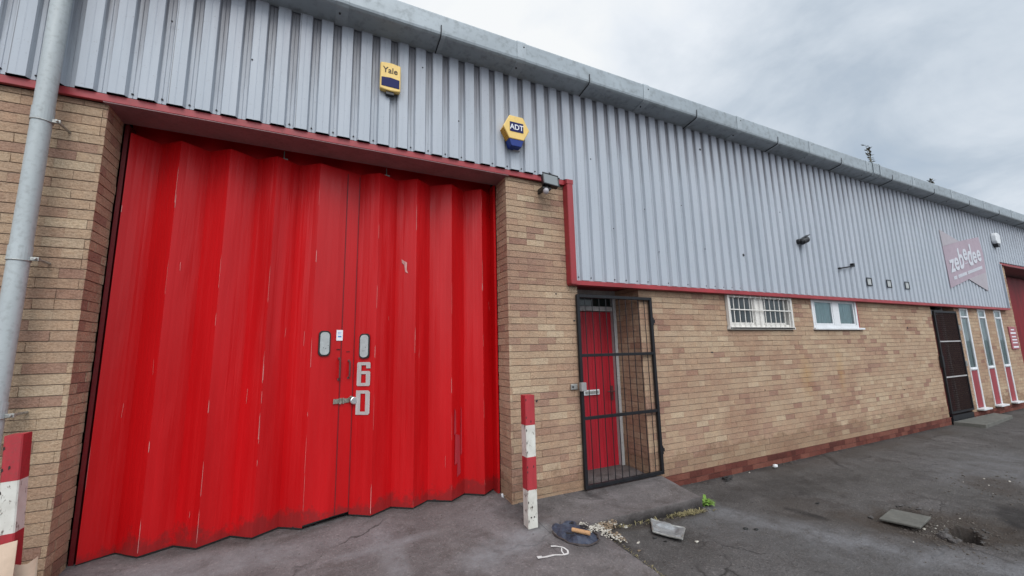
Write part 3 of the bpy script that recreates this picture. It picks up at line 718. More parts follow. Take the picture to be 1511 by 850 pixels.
mb = MB(); mb.box(9.0 + .001, 9.03, 3.992, 4.05, 1.985, 2.46); mb.build('red_reveal', M['trim'], w2)
# slim full-height windows
for k, (a, b, z0, z1) in enumerate(ST):
    f = MB(); yf, yb = 3.982, 4.02; e = b - .01
    f.box(a, a + .028, yf + .004, yb, z0 + .03, 2.455); f.box(e - .062, e, yf, yb, z0 + .03, 2.455); f.box(a + .029, e - .063, yf + .003, yb, 2.225, 2.275); f.box(a + .029, e - .063, yf + .003, yb, 1.03, 1.10); f.box(a + .029, e - .063, yf + .003, yb, 2.42, 2.455); f.box(a + .02, e - .064, yf - .018, yf + .002, 1.05, 1.07); f.box(a + .02, e - .064, yf - .018, yf + .002, 2.24, 2.258)
    o = f.build('slim_window', M['white'], B, bevel=.003); o['label'] = ['slim full-height window next to the rusty gate', 'middle slim full-height window', 'slim full-height window next to the plaque'][k]
    q = MB(); q.box(a + .030, e - .064, yf + .012, yf + .02, z0 + .04, 1.028); q.build('lower_panel', weathered('faded_red_panel', (.30, .04, .05), .5), o)
    for za, zb in ((1.105, 2.22), (2.28, 2.415)):
        g = MB(); g.quad((a + .029, yf + .014, za), (e - .063, yf + .014, za), (e - .063, yf + .014, zb), (a + .029, yf + .014, zb)); g.build('pane', M['glass'], o)
    q = MB(); q.box(a - .02, e + .02, yf - .10, yf + .03, z0 - .005, z0 + .03); q.build('sill', M['white'], o, bevel=.004)
    q = MB(); nn = 30
    for j in range(nn + 1):
        x = a + .02 + (e - .05 - a) * j / nn; y = yf + .045 + .008 * math.sin(x * 70); q.v += [(x, y, 1.1), (x, y, 2.42)]
    for j in range(nn): q.face((2 * j, 2 * j + 2, 2 * j + 3, 2 * j + 1))
    q.build('blind', mat('pale_blind', (.50, .58, .58), .9), o, smooth=True)
    r = MB(); r.box(a, b, yb + .3, yb + .31, 0, 2.5); r.build('room_shadow', M['dark'], o)

# far door with its rusty mesh gate
fg = empty('rusty_gate', (0, 0, 0), None, None); fg.parent = B; fg.location = Vector((12.6, 3.97, .2)) - wloc(B); fg['label'] = 'dark rusty mesh security gate at the far door'
mb = MB(); X0, X1, Z0, Z1, y = 12.04, 13.17, .20, 2.37, 3.955
mb.box(X0, X0 + .045, y, y + .035, Z0, Z1); mb.box(X1 - .045, X1, y, y + .035, Z0, Z1); mb.box(X0 + .046, X1 - .046, y, y + .035, Z1 - .04, Z1); mb.box(X0 + .046, X1 - .046, y, y + .035, Z0, Z0 + .04)
mb.build('gate_frame', M['blackmetal'], fg)
mb = MB(); mb.box(X0 + .046, X1 - .046, y + .001, y + .03, 1.69, 1.715); mb.box(X0 + .046, X1 - .046, y + .001, y + .03, .935, .96); mb.build('cross_bar', M['framegrey'], fg)
mb = MB()
for k in range(1, 24): x = X0 + .045 + k * .0435; mb.box(x - .009, x + .009, y + .012, y + .018, Z0 + .04, Z1 - .04)
for k in range(1, 48): z = Z0 + .04 + k * .0440; mb.box(X0 + .046, X1 - .046, y + .0185, y + .022, z - .007, z + .007)
mb.build('gate_mesh', M['rustmesh'], fg)
mb = MB(); mb.box(X0 - .06, X0 + .02, y - .02, y + .03, 1.15, 1.4); mb.build('lock_box', M['blackmetal'], fg, bevel=.004)
for z in (2.0, 1.2): mb = MB(); mb.tube([(X1 + .02, y, z - .06), (X1 + .02, y, z + .06)], .022, 8); mb.build('hinge', M['steel'], fg)
fdr = empty('far_door', (0, 0, 0), None, None); fdr.parent = B; fdr.location = Vector((12.6, 4.25, .15)) - wloc(B); fdr['label'] = 'dark door behind the rusty mesh gate'
mb = MB(); mb.box(12.10, 13.10, 4.22, 4.26, .15, 2.3); mb.build('door_leaf', M['darkred'], fdr)
mb = MB(); mb.box(12.02, 12.099, 4.18, 4.28, .1, 2.5); mb.box(13.101, 13.18, 4.18, 4.28, .1, 2.5); mb.box(12.10, 13.10, 4.18, 4.28, 2.31, 2.42); mb.build('door_frame', M['framegrey'], fdr)
mb = MB(); mb.box(12.1, 13.15, 3.97, 4.28, -.05, .16); mb.build('threshold', M['blackmetal'], fdr)

# the next unit's folding door
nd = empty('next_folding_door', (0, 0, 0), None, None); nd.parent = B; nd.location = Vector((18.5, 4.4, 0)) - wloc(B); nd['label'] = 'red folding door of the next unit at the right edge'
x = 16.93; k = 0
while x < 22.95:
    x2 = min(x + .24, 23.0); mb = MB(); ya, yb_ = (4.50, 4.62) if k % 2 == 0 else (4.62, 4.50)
    mb.quad((x, ya, .0), (x2, yb_, .0), (x2, yb_, 3.6), (x, ya, 3.6)); mb.build('door_panel', M['shadedred'], nd, solid=.01); x = x2; k += 1
mb = MB(); mb.box(16.9, 23.0, 4.65, 4.68, 0, 3.9); mb.build('door_header', M['darkred'], nd)

# ------------------------------------------------------------------ things fixed to the facade
# first alarm box
a1 = empty('alarm_box', (.565, 3.9, 4.34), 'yellow and navy alarm box lettered Yale high above the folding door', 'alarm box')
w, h = .20, .285
def shield(w, h, top, bot, n=6):
    P = []
    for k in range(n + 1):
        t = k / n; P.append((w / 2 - w * t, h + top * math.sin(math.pi * t)))
    for k in range(n + 1):
        t = k / n; P.append((-w / 2 + w * t * 1., -bot * math.sin(math.pi * t)))
    return P
mb = MB(); mb.prism(shield(w, h, .012, .012), (.565, CREST, 4.335), (1, 0, 0), (0, 0, 1), (0, -.055, 0)); mb.build('housing', M['yellow'], a1, bevel=.010)
mb = MB(); mb.prism([(-.088, .0), (.088, .0), (.088, .095), (.0, .105), (-.088, .095)], (.565, CREST - .0545, 4.362), (1, 0, 0), (0, 0, 1), (0, -.004, 0)); mb.build('blue_lens', M['navy'], a1, bevel=.002)
mb = MB(); mb.box(.525, .605, CREST - .040, CREST, 4.290, 4.322); mb.build('strobe', M['blackplastic'], a1, bevel=.004)
text_into(a1, 'lettering', 'Yale', M['ink'], .088, (.562, CREST - .0565, 4.515), (1, 0, 0), (0, 0, 1), .0012, .0009, .95)
# second alarm box
a2 = empty('alarm_box', (1.95, 3.9, 4.05), 'hexagonal yellow and blue alarm box lettered ADT above the right pier', 'alarm box')
HX = [(-.165, .02), (-.085, .165), (.085, .165), (.165, .02), (.090, -.115), (-.090, -.115)]
cx, cz = 1.945, 4.185
mb = MB(); mb.prism(HX, (cx, CREST - .10, cz), (1, 0, 0), (0, 0, 1), (0, -.018, 0)); mb.build('front_plate', M['yellow'], a2, bevel=.008)
mb = MB(); mb.prism([(x * .93, z * .93) for x, z in HX], (cx, CREST, cz), (1, 0, 0), (0, 0, 1), (0, -.0995, 0))
for k in range(7):
    t = (k + .5) / 7; p = Vector((-.165, .02)).lerp(Vector((-.090, -.115)), t) * .945
    mb.prism([(p[0] - .004, p[1] - .005), (p[0] + .012, p[1] - .005), (p[0] + .012, p[1] + .005), (p[0] - .004, p[1] + .005)], (cx, CREST - .012, cz), (1, 0, 0), (0, 0, 1), (0, -.075, 0))
mb.build('housing', M['yelloworange'], a2, bevel=.003)
mb = MB(); mb.prism([(-.092, 0), (.092, 0), (.062, -.085), (-.062, -.085)], (cx, CREST - .005, cz - .112), (1, 0, 0), (0, 0, 1), (0, -.105, 0)); mb.build('blue_lens', M['blue'], a2, bevel=.006)
mb = MB(); mb.box(cx + .0, cx + .085, CREST - .03, CREST, 3.985, 4.09); mb.build('back_plate', M['framegrey'], a2)
mb = MB(); mb.box(cx - .085, cx + .085, CREST - .122, CREST - .1185, cz - .03, cz + .085); mb.build('blue_panel', M['navy'], a2, bevel=.001)
text_into(a2, 'lettering', 'ADT', M['printwhite'], .088, (cx, CREST - .1235, cz - .004), (1, 0, 0), (0, 0, 1), .0012, .0012, .95)
# far white alarm box
a3 = empty('alarm_box', (16.25, 3.9, 4.25), 'small white alarm box high on the cladding right of the faded sign', 'alarm box')
mb = MB(); mb.prism(rrect(.30, .30, .10), (16.22, CREST, 4.37), (1, 0, 0), (0, 0, 1), (0, -.10, 0)); mb.build('housing', M['white'], a3, bevel=.02)
mb = MB(); mb.prism([(-.10, 0), (.10, 0), (.06, -.09), (-.06, -.09)], (16.22, CREST, 4.228), (1, 0, 0), (0, 0, 1), (0, -.09, 0)); mb.build('dark_lens', M['blackplastic'], a3, bevel=.01)

# floodlight under the trim
fl = empty('floodlight', (2.36, 3.85, 3.5), 'black floodlight with grey glass and round sensor under the red trim', 'floodlight')
rot = Matrix.Rotation(math.radians(-18), 3, 'X') @ Matrix.Rotation(math.radians(6), 3, 'Y'); c = Vector((2.365, 3.80, 3.655))
def rb(mb, x0, x1, y0, y1, z0, z1): mb.box(c.x + x0, c.x + x1, c.y + y0, c.y + y1, c.z + z0, c.z + z1, rot, c)
mb = MB(); rb(mb, -.095, .095, .0, .055, -.075, .075); rb(mb, -.075, .075, .0552, .085, -.05, .05)
rb(mb, -.105, .105, -.012, -.0005, -.085, -.070); rb(mb, -.105, .105, -.012, -.0005, .070, .085); rb(mb, -.105, -.092, -.012, -.0005, -.0695, .0695); rb(mb, .092, .105, -.012, -.0005, -.0695, .0695)
mb.build('lamp_housing', M['blackplastic'], fl, bevel=.004)
mb = MB(); rb(mb, -.0915, .0915, -.006, -.001, -.0695, .0695); mb.build('lamp_glass', M['lamp_glass'], fl)
mb = MB(); mb.box(2.30, 2.33, 3.80, FRONT, 3.545, 3.60); mb.box(2.26, 2.37, 3.80, 3.87, 3.535, 3.56); mb.tube([(2.43, 3.86, 3.745), (2.36, 3.82, 3.745), (2.36, 3.82, 3.72)], .009, 6); mb.build('bracket', M['blackplastic'], fl, bevel=.003)
mb = MB(); mb.tube([(2.305, 3.82, 3.54), (2.305, 3.815, 3.52), (2.305, 3.81, 3.495), (2.305, 3.805, 3.48)], [.03, .036, .030, .012], 16); mb.build('motion_sensor', M['pir'], fl, smooth=True)

# security camera
cm = empty('security_camera', (7.35, 3.9, 3.45), 'small black bullet camera on the middle of the deep cladding', 'camera')
mb = MB(); mb.tube([(7.30, CREST + .002, 3.43), (7.30, CREST - .05, 3.43), (7.30, CREST - .06, 3.43)], [.045, .045, .03], 16); mb.tube([(7.30, 3.87, 3.43), (7.33, 3.85, 3.44)], .025, 10); mb.build('mount', M['blackplastic'], cm)
mb = MB(); mb.tube([(7.285, 3.865, 3.405), (7.30, 3.86, 3.415), (7.41, 3.845, 3.465), (7.44, 3.84, 3.478)], [.040, .055, .058, .03], 18); mb.build('camera_body', M['blackplastic'], cm)
mb = MB(); mb.prism([(-.055, -.006), (.06, -.006), (.06, .006), (-.055, .006)], (7.39, 3.80, 3.515), Vector((.9, -.1, .42)).normalized(), Z, (0.01, .08, .0)); mb.build('sun_hood', M['blackplastic'], cm)
br = empty('metal_bracket', (8.6, 3.9, 3.1), 'thin black metal arm on the cladding left of the small square frames', 'bracket')
mb = MB(); mb.tube([(8.44, 3.895, 3.045), (8.60, 3.885, 3.070), (8.88, 3.88, 3.115)], .012, 8); mb.build('arm', M['blackmetal'], br)
mb = MB(); mb.box(8.85, 8.90, 3.87, CREST - .001, 3.10, 3.165); mb.build('arm_end', M['blackmetal'], br, bevel=.003)
mb = MB(); mb.box(8.42, 8.46, 3.885, CREST - .001, 3.03, 3.06); mb.build('wall_plate', M['blackmetal'], br, bevel=.003)
for k, (xc, lb) in enumerate(((9.44, 'small square metal frame on the cladding, nearest the black arm'), (10.19, 'middle one of the three small square metal frames on the cladding'), (10.93, 'small square metal frame on the cladding, nearest the faded sign'))):
    q = empty('square_frame', (xc, 3.92, 2.8), lb, 'bracket', 'small square frames in a row on the cladding')
    mb = MB(); t = .012; s, hh = .088, .078; zc = 2.855; y0, y1 = CREST - .012, CREST - .001
    mb.box(xc - s, xc - s + t, y0, y1, zc - hh, zc + hh); mb.box(xc + s - t, xc + s, y0, y1, zc - hh, zc + hh); mb.box(xc - s + t, xc + s - t, y0, y1, zc + hh - t, zc + hh); mb.box(xc - s + t, xc + s - t, y0, y1, zc - hh, zc - hh + t)
    mb.build('frame', M['blackmetal'], q)
    mb = MB(); mb.box(xc - s + t + .006, xc + s - t - .006, y1 - .004, y1, zc - .055, zc + .055); mb.build('back_plate', M['squareplate'], q)

# faded company sign
sn = empty('company_sign', (14.1, 3.9, 2.9), 'faded pink folded-ribbon sign lettered zebedee on the cladding', 'sign')
y = 3.912; T = (0, .010, 0)
mb = MB(); mb.prism([(12.96, 3.87), (13.95, 4.09), (15.19, 4.32), (15.30, 3.88), (15.235, 3.40), (14.08, 3.16), (13.0, 2.90)][::-1], (0, y, 0), (1, 0, 0), (0, 0, 1), T)
mb.build('sign_board', M['signpink'], sn)
mb = MB(); mb.prism([(12.94, 4.27), (13.95, 4.085), (12.96, 3.875)], (0, y - .003, 0), (1, 0, 0), (0, 0, 1), T); mb.build('ribbon_end', M['signpale'], sn)
mb = MB(); mb.prism([(14.08, 3.165), (15.235, 3.405), (15.14, 2.92)], (0, y - .003, 0), (1, 0, 0), (0, 0, 1), T); mb.build('ribbon_end', M['signpale'], sn)
ux = Vector((1, 0, .20)).normalized(); uy = Vector((-.02, 0, 1)).normalized()
for ch, x, z, s, sx in (('z', 13.28, 3.30, .60, 1.0), ('e', 13.54, 3.36, .60, .95), ('b', 13.83, 3.42, .70, .85), ('e', 14.11, 3.64, .56, .95), ('d', 14.39, 3.53, .74, .85), ('e', 14.67, 3.61, .58, .95), ('e', 14.96, 3.68, .58, .95)):
    text_into(sn, 'letter', ch, M['signletter'], s, (x, y - .006, z), ux, uy, .003, .013, sx)
mb = MB(); p = 13.24
mb.prism([(0, 0), (.20, .04), (.20, .055), (0, .015)], (14.02, y - .004, 3.53), (1, 0, 0), (0, 0, 1), (0, -.003, 0))
while p < 15.0:
    wd = U(.03, .06); zz = 3.10 + (p - 13.24) * .215
    if not (13.42 < p < 13.47 or 13.98 < p < 14.06):
        mb.prism([(0, 0), (wd, wd * .215), (wd, wd * .215 + .075), (0, .075)], (p, y - .004, zz), (1, 0, 0), (0, 0, 1), (0, -.003, 0))
    p += wd + .012
mb.build('small_print', M['signletter'], sn)
# plaque on the far pier
pq = empty('wall_plaque', (16.5, 3.98, 1.45), 'small faded red plaque with white lines on the far brick pier', 'sign')
mb = MB(); mb.box(16.25, 16.74, 3.975, 3.994, 1.46, 2.04); mb.build('plate', M['plaque'], pq, bevel=.002)
mb = MB()
for z, a, b in ((1.96, 16.36, 16.58), (1.87, 16.30, 16.66), (1.78, 16.34, 16.62), (1.70, 16.32, 16.66), (1.625, 16.32, 16.66), (1.51, 16.32, 16.68)): mb.box(a, b, 3.972, 3.9745, z - .016, z + .016 + (.01 if z < 1.55 or 1.8 < z < 1.9 else 0))
mb.build('printed_lines', M['printwhite'], pq)

# ------------------------------------------------------------------ ground
def sm(a, b, x): t = max(0., min(1., (x - a) / (b - a))); return t * t * (3 - 2 * t)
def zp(x, y):
    "height of the concrete in front of the folding door"
    return .195 - .085 * max(0, min(4.3 - y, 3.0)) - .0 + .055 * sm(-.8, -1.7, x) * sm(3.0, 3.9, y)
def in_ell(x, y, cx, cy, a, b, rot=0.):
    c, s = math.cos(rot), math.sin(rot); dx, dy = x - cx, y - cy; return math.hypot((dx * c + dy * s) / a, (-dx * s + dy * c) / b)
def zground(x, y):
    k = sm(2.3, 5.2, x)
    far = max(0, (4.3 - y))
    z = (zp(x, y) - .006) * (1 - k) * (1 if y > -3 else max(0, 1 + (y + 3) / 5)) if y > -8 else 0
    z += .006 * noise.noise(Vector((x * .9, y * .9, 0))) + .002 * noise.noise(Vector((x * 5, y * 5, 7)))
    if x > 2.2: z -= .012 + .045 * sm(2.42, 2.8, x) * (1 - sm(3.9, 5.0, x)) * sm(2.4, 3.2, y)
    if 4.2 < x < 7 and 1 < y < 3.4:
        w = .35 * noise.noise(Vector((x * 6, y * 6, 1))) + .2 * noise.noise(Vector((x * 15, y * 15, 4)))
        e = in_ell(x, y, 5.40, 2.05, .75, .48, -.5) + w * .5
        z -= .03 * (1 - sm(.6, 1.05, e))
        e2 = in_ell(x, y, 5.44, 1.85, .21, .10, .35) + w; z -= .15 * (1 - sm(.82, .98, e2))
        e3 = in_ell(x, y, 5.60, 2.32, .15, .08, -.9) + w * .6; z -= .15 * (1 - sm(.82, .98, e3))
    return z
def axis(lo, hi, step, fa, fb, fstep, far):
    P = []; x = lo
    while x < hi: P.append(x); x += fstep if fa <= x < fb else step
    P.append(hi); g = step; a = hi; out = []
    while a < far: g *= 1.5; a += g; out.append(a)
    g = step; a = lo; pre = []
    while a > -far: g *= 1.5; a -= g; pre.append(a)
    return pre[::-1] + P + out
xs = axis(-3.5, 17, .07, 4.6, 6.3, .022, 900); ys = axis(-1.5, 4.8, .06, 1.3, 2.8, .022, 900)
def dseg(px, py, pts):
    b = 9e9
    for (x0, y0), (x1, y1) in zip(pts, pts[1:]):
        dx, dy = x1 - x0, y1 - y0; t = max(0, min(1, ((px - x0) * dx + (py - y0) * dy) / (dx * dx + dy * dy)))
        b = min(b, math.hypot(px - x0 - dx * t, py - y0 - dy * t))
    return b
def masks(x, y, concrete):
    w = noise.noise(Vector((x * 1.7, y * 1.7, 9))) * .18 + noise.noise(Vector((x * 6, y * 6, 9))) * .06
    dust = brown = dark = 0.
    if concrete:
        dust = .75 * (1 - sm(.10, .5, in_ell(x, y, .55, 3.75, 1.0, .16, .1) + w)) 
        dust = max(dust, .7 * (1 - sm(.5, 1.1, in_ell(x, y, 1.5, 3.35, .55, .25, .3) + w * 2)))
        dust = max(dust, .6 * (1 - sm(.5, 1.1, in_ell(x, y, .62, 3.6, .12, .45, .1) + w * 2)))
        dust = max(dust, .55 * (1 - sm(.6, 1.1, in_ell(x, y, -.6, 4.0, .8, .22, 0) + w * 2)))
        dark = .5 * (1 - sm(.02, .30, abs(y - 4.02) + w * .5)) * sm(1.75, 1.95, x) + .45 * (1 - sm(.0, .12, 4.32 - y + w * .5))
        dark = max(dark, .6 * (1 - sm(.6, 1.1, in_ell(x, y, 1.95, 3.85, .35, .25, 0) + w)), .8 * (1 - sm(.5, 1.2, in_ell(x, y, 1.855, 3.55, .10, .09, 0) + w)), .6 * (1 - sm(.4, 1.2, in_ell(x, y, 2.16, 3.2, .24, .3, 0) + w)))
    else:
        d = dseg(x, y, [(3.9, 3.35), (4.05, 3.0), (4.12, 2.7), (4.2, 2.42), (4.42, 2.12), (4.5, 1.9), (4.78, 1.66), (4.95, 1.3), (5.3, .6)]) + w * .6
        dust = 1.0 * (1 - sm(.0, .34, d))
        side = 1 if (x < 4.0 + (3.0 - y) * .5) else 0
        if side: dust = max(dust, .5 * (1 - sm(0, 1.1, d)))
        dust = max(dust, .5 * (1 - sm(.3, 1.2, in_ell(x, y, 8.6, 2.4, 1.8, .8, 0) + w * 2)))
        brown = 1 - sm(.55, 1.05, in_ell(x, y, 5.42, 2.02, .95, .56, -.6) + w * 1.6)
        brown = max(brown, .8 * (1 - sm(.4, 1.1, in_ell(x, y, 7.5, 2.2, .6, .3, .3) + w * 3)))
        brown = max(brown, .65 * (1 - sm(.2, 1.1, in_ell(x, y, 8.5, 3.8, 3.6, .3, 0) + w * 3)))
        brown = max(brown, .5 * (1 - sm(.1, 1., in_ell(x, y, 4.7, 3.0, .6, .45, 0) + w * 3)))
        dark = max(1 - sm(.6, 1., in_ell(x, y, 4.63, 2.78, .07, .24, .12) + w * 1.2), 1 - sm(.6, 1., in_ell(x, y, 6.3, 1.7, .5, .22, .3) + w * 1.5))
        brown = max(brown, .95 * (1 - sm(.03, .11, dseg(x, y, [(2.45, 3.27), (3.2, 3.27), (3.75, 3.31)]) + w * .3)))
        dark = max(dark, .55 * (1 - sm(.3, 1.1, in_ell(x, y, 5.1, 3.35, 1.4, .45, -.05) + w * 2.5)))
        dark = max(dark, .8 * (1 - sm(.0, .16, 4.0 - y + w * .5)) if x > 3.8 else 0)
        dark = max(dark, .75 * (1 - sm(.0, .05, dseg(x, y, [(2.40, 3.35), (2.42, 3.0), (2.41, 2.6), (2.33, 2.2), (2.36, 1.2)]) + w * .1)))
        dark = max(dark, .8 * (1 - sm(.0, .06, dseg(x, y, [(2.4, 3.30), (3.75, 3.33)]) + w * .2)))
        for ax_, ay_, bx_, by_ in ((5.2, 1.93, 5.27, 1.83), (5.27, 1.83, 5.38, 1.86), (5.65, 1.95, 5.80, 1.80), (5.12, 2.15, 5.02, 2.22), (5.80, 1.72, 6.1, 1.5)): dark = max(dark, .95 * (1 - sm(.004, .022, dseg(x, y, [(ax_, ay_), (bx_, by_)]) + abs(w) * .08)))
        dark = max(dark, .95 * (1 - sm(.7, 1.1, in_ell(x, y, 5.44, 1.85, .21, .10, .35) + w)), .95 * (1 - sm(.7, 1.1, in_ell(x, y, 5.60, 2.32, .15, .08, -.9) + w)))
    return dust, brown, dark
def sheet(name, xs, ys, zf, m, concrete, label=None, skirt=0.):
    vs = []; D, Bn, K = [], [], []; nx = len(xs)
    for y in ys:
        for x in xs:
            vs.append((x, y, zf(x, y)))
            if -4 < x < 18 and -2 < y < 5: a, b, c = masks(x, y, concrete)
            else: a, b, c = 0, 0, 0
            D.append(a); Bn.append(b); K.append(c)
    fs = [(j * nx + i, j * nx + i + 1, (j + 1) * nx + i + 1, (j + 1) * nx + i) for j in range(len(ys) - 1) for i in range(nx - 1)]
    if skirt:
        ny = len(ys); ring = [i for i in range(nx)] + [j * nx + nx - 1 for j in range(1, ny)] + [(ny - 1) * nx + i for i in range(nx - 2, -1, -1)] + [j * nx for j in range(ny - 2, 0, -1)]
        b = len(vs)
        for r in ring: x, y, z = vs[r]; vs.append((x, y, z - skirt)); D.append(0); Bn.append(0); K.append(1.6)
        n = len(ring)
        for k in range(n): q = (k + 1) % n; fs.append((ring[k], b + k, b + q, ring[q]))
    me = bpy.data.meshes.new(name); me.from_pydata(vs, [], fs)
    for nm, L in (('dust', D), ('brown', Bn), ('dark', K)):
        a = me.attributes.new(nm, 'FLOAT', 'POINT'); a.data.foreach_set('value', L)
    me.materials.append(m); me.polygons.foreach_set('use_smooth', [True] * len(fs)); me.update()
    o = bpy.data.objects.new(name, me); link(o); o['kind'] = 'structure'; 
    if skirt: o.modifiers.new('es', 'EDGE_SPLIT').split_angle = math.radians(45)
    return o
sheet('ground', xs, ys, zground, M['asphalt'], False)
fx = [-3.5 + .05 * k for k in range(118)]; fy = [-1 + .05 * k for k in range(int(5.46 / .05) + 1)]
def zconc(x, y): return zp(x, y) + .003 * noise.noise(Vector((x * 1.1, y * 1.1, 2)))
# ragged right edge of the concrete
edge = {}
def cx_edge(y): return 2.385 + .03 * noise.noise(Vector((0, y * 2.2, 5))) + .012 * noise.noise(Vector((0, y * 14, 5))) - (.06 * sm(2.6, 2.2, y))
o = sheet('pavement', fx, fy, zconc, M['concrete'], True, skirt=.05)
for v in o.data.vertices:
    if v.co.x > 2.30: v.co.x = cx_edge(v.co.y) - (fx[-1] - v.co.x) * 1.0
# raised slab in front of the gate, running into the recess
sx = [1.95 + .05 * k for k in range(38)]; sy = [3.30 + .05 * k for k in range(26)]
def zslab(x, y): return max(zp(x, y) + .003, .138 - .012 * sm(2.6, 3.7, x)) + .0035 * noise.noise(Vector((x * 2, y * 2, 8))) if x > 2.3 else zp(x, y) + .004
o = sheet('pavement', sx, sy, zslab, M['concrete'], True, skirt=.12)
for v in o.data.vertices:
    if v.co.y < 3.31: v.co.y += .02 * noise.noise(Vector((v.co.x * 5, 1, 1))) + .015
    if v.co.x > 3.78: v.co.x += .12 * (v.co.y - 3.3) if v.co.y < 4 else -.05

# far doorstep
ds = MB(); ds.prism([(12.0, 3.95), (14.15, 3.95), (13.95, 3.62), (12.05, 3.50)][::-1], (0, 0, .055), (1, 0, 0), (0, 1, 0), (0, 0, -.12))
o = ds.build('doorstep', M['slabstone'], None, bevel=.008, origin=(13, 3.8, 0)); tag(o, 'low grey concrete doorstep in front of the rusty mesh gate', 'doorstep')

# ------------------------------------------------------------------ bollards
def bollard(x0, x1, y0, y1, zt, lab, bands):
    zb = zconc((x0 + x1) / 2, (y0 + y1) / 2) - .03
    c = ((x0 + x1) / 2, (y0 + y1) / 2, zb + .03)
    b = empty('bollard', c, lab, 'bollard', 'red and white posts guarding the folding door')
    tilt = 0
    prev = zb
    for i, (z, col) in enumerate(bands + [(zt, 'bollred')]):
        mb = MB(); g = .0006 * (i % 2)
        e = .006
        poly = [(x0 + e - g, y0 - g), (x1 - e + g, y0 - g), (x1 + g, y0 + e - g), (x1 + g, y1 - e + g), (x1 - e + g, y1 + g), (x0 + e - g, y1 + g), (x0 - g, y1 - e + g), (x0 - g, y0 + e - g)]
        mb.prism(poly, (0, 0, prev), (1, 0, 0), (0, 1, 0), (0, 0, z - prev))
        mb.cm = 1
        for _ in range(3):
            cx_, cz_ = (x0 if R() < .6 else x0 + U(.02, .08)), U(prev + .03, z - .03)
            if z - prev > .1: mb.prism([(0, -.012), (.009, -.004), (.006, .012), (0, .008)], (cx_ + .002, y0 - .0022, cz_), (1, 0, 0), (0, 0, 1), (0, .0015, 0))
        if col == 'bollwhite' and i == 0:
            for fx_ in (.3, .62): mb.tube([(x0 + (x1 - x0) * fx_, y0 - .003, zb + .12), (x0 + (x1 - x0) * fx_, y0 + .002, zb + .12)], .007, 8)
        mb.build('red_band' if col == 'bollred' else 'white_band', [M[col], M['chip']], b); prev = z
    return b
bollard(1.805, 1.905, 3.50, 3.60, 1.296, 'square red and white post standing beside the right brick pier', [(.455, 'bollwhite'), (.74, 'bollred'), (1.025, 'bollwhite')])
lb = bollard(-1.585, -1.508, 3.47, 3.565, 1.300, 'square red and white post at the left corner with cardboard at its foot', [(.46, 'bollwhite'), (.76, 'bollred'), (1.045, 'bollwhite')])

lb.rotation_euler = (0, -.048, 0); lb.location.x += .050
# ------------------------------------------------------------------ cardboard at the left
def curved_sheet(name, pts, m, label, cat, th=.004):
    mb = MB(); n = len(pts)
    for a, b in pts: mb.v += [a, b]
    for k in range(n - 1): mb.face((2 * k, 2 * k + 2, 2 * k + 3, 2 * k + 1))
    o = mb.build(name, m, None, solid=th, smooth=True, origin=tuple(sum((Vector(p) for pr in pts for p in pr), Vector()) / (2 * n))); return tag(o, label, cat)
curved_sheet('cardboard', [((-1.80, 3.37, .2), (-1.80, 3.38, .71)), ((-1.62, 3.36, .2), (-1.62, 3.37, .725)), ((-1.50, 3.34, .2), (-1.50, 3.375, .735)), ((-1.38, 3.28, .2), (-1.432, 3.38, .745))], M['card'], 'tall pale cardboard sheet leaning in front of the left post', 'cardboard')
curved_sheet('cardboard', [((-1.475, 3.43, .2), (-1.475, 3.425, .618)), ((-1.43, 3.435, .2), (-1.43, 3.43, .598)), ((-1.38, 3.44, .2), (-1.405, 3.45, .590)), ((-1.345, 3.45, .2), (-1.386, 3.50, .606))], M['card'], 'lower torn cardboard piece with a curled corner right of the left post', 'cardboard')

# ------------------------------------------------------------------ rubbish
def blob_mesh(outline, zf, h, rings=4, wob=.01, seed=0):
    mb = MB(); n = len(outline); c = Vector((sum(p[0] for p in outline) / n, sum(p[1] for p in outline) / n))
    for r in range(rings + 1):
        t = r / rings
        for p in outline:
            q = Vector(p).lerp(c, t); z = zf(q.x, q.y) + h * (math.sin(min(1, t * 1.6) * math.pi / 2)) + wob * noise.noise(Vector((q.x * 16, q.y * 16, seed)))
            if t == 0: z = zf(q.x, q.y) - .003
            mb.v.append((q.x, q.y, z))
    for r in range(rings):
        for k in range(n): j = (k + 1) % n; mb.face((r * n + k, r * n + j, (r + 1) * n + j, (r + 1) * n + k))
    return mb
def smooth_outline(P, k=4):
    out = []; n = len(P)
    for i in range(n):
        p0, p1, p2, p3 = [Vector(P[(i + d) % n]) for d in (-1, 0, 1, 2)]
        for j in range(k):
            t = j / k; out.append(tuple(.5 * ((2 * p1) + (-p0 + p2) * t + (2 * p0 - 5 * p1 + 4 * p2 - p3) * t * t + (-p0 + 3 * p1 - 3 * p2 + p3) * t ** 3)))
    return out
sc_ = empty('plastic_scrap', (2.16, 3.2, zconc(2.16, 3.2)), 'flattened dark blue-grey plastic scrap lying right of the bollard', 'scrap')
O = smooth_outline([(1.99, 3.42), (2.06, 3.50), (2.12, 3.46), (2.22, 3.52), (2.28, 3.44), (2.25, 3.38), (2.31, 3.24), (2.29, 3.12), (2.20, 3.05), (2.10, 3.07), (2.00, 3.16), (1.97, 3.30)], 3)
blob_mesh(O, zconc, .030, 6, .030, 1).build('crumpled_sheet', M['scrapblue'], sc_)
mb = MB(); mb.tube([(x + U(-.008, .008), y + U(-.008, .008), zconc(x, y) + U(.004, .014)) for x, y in O[16:36]], [U(.004, .010) for _ in O[16:36]], 6); mb.build('torn_rim', M['scrapedge'], sc_)
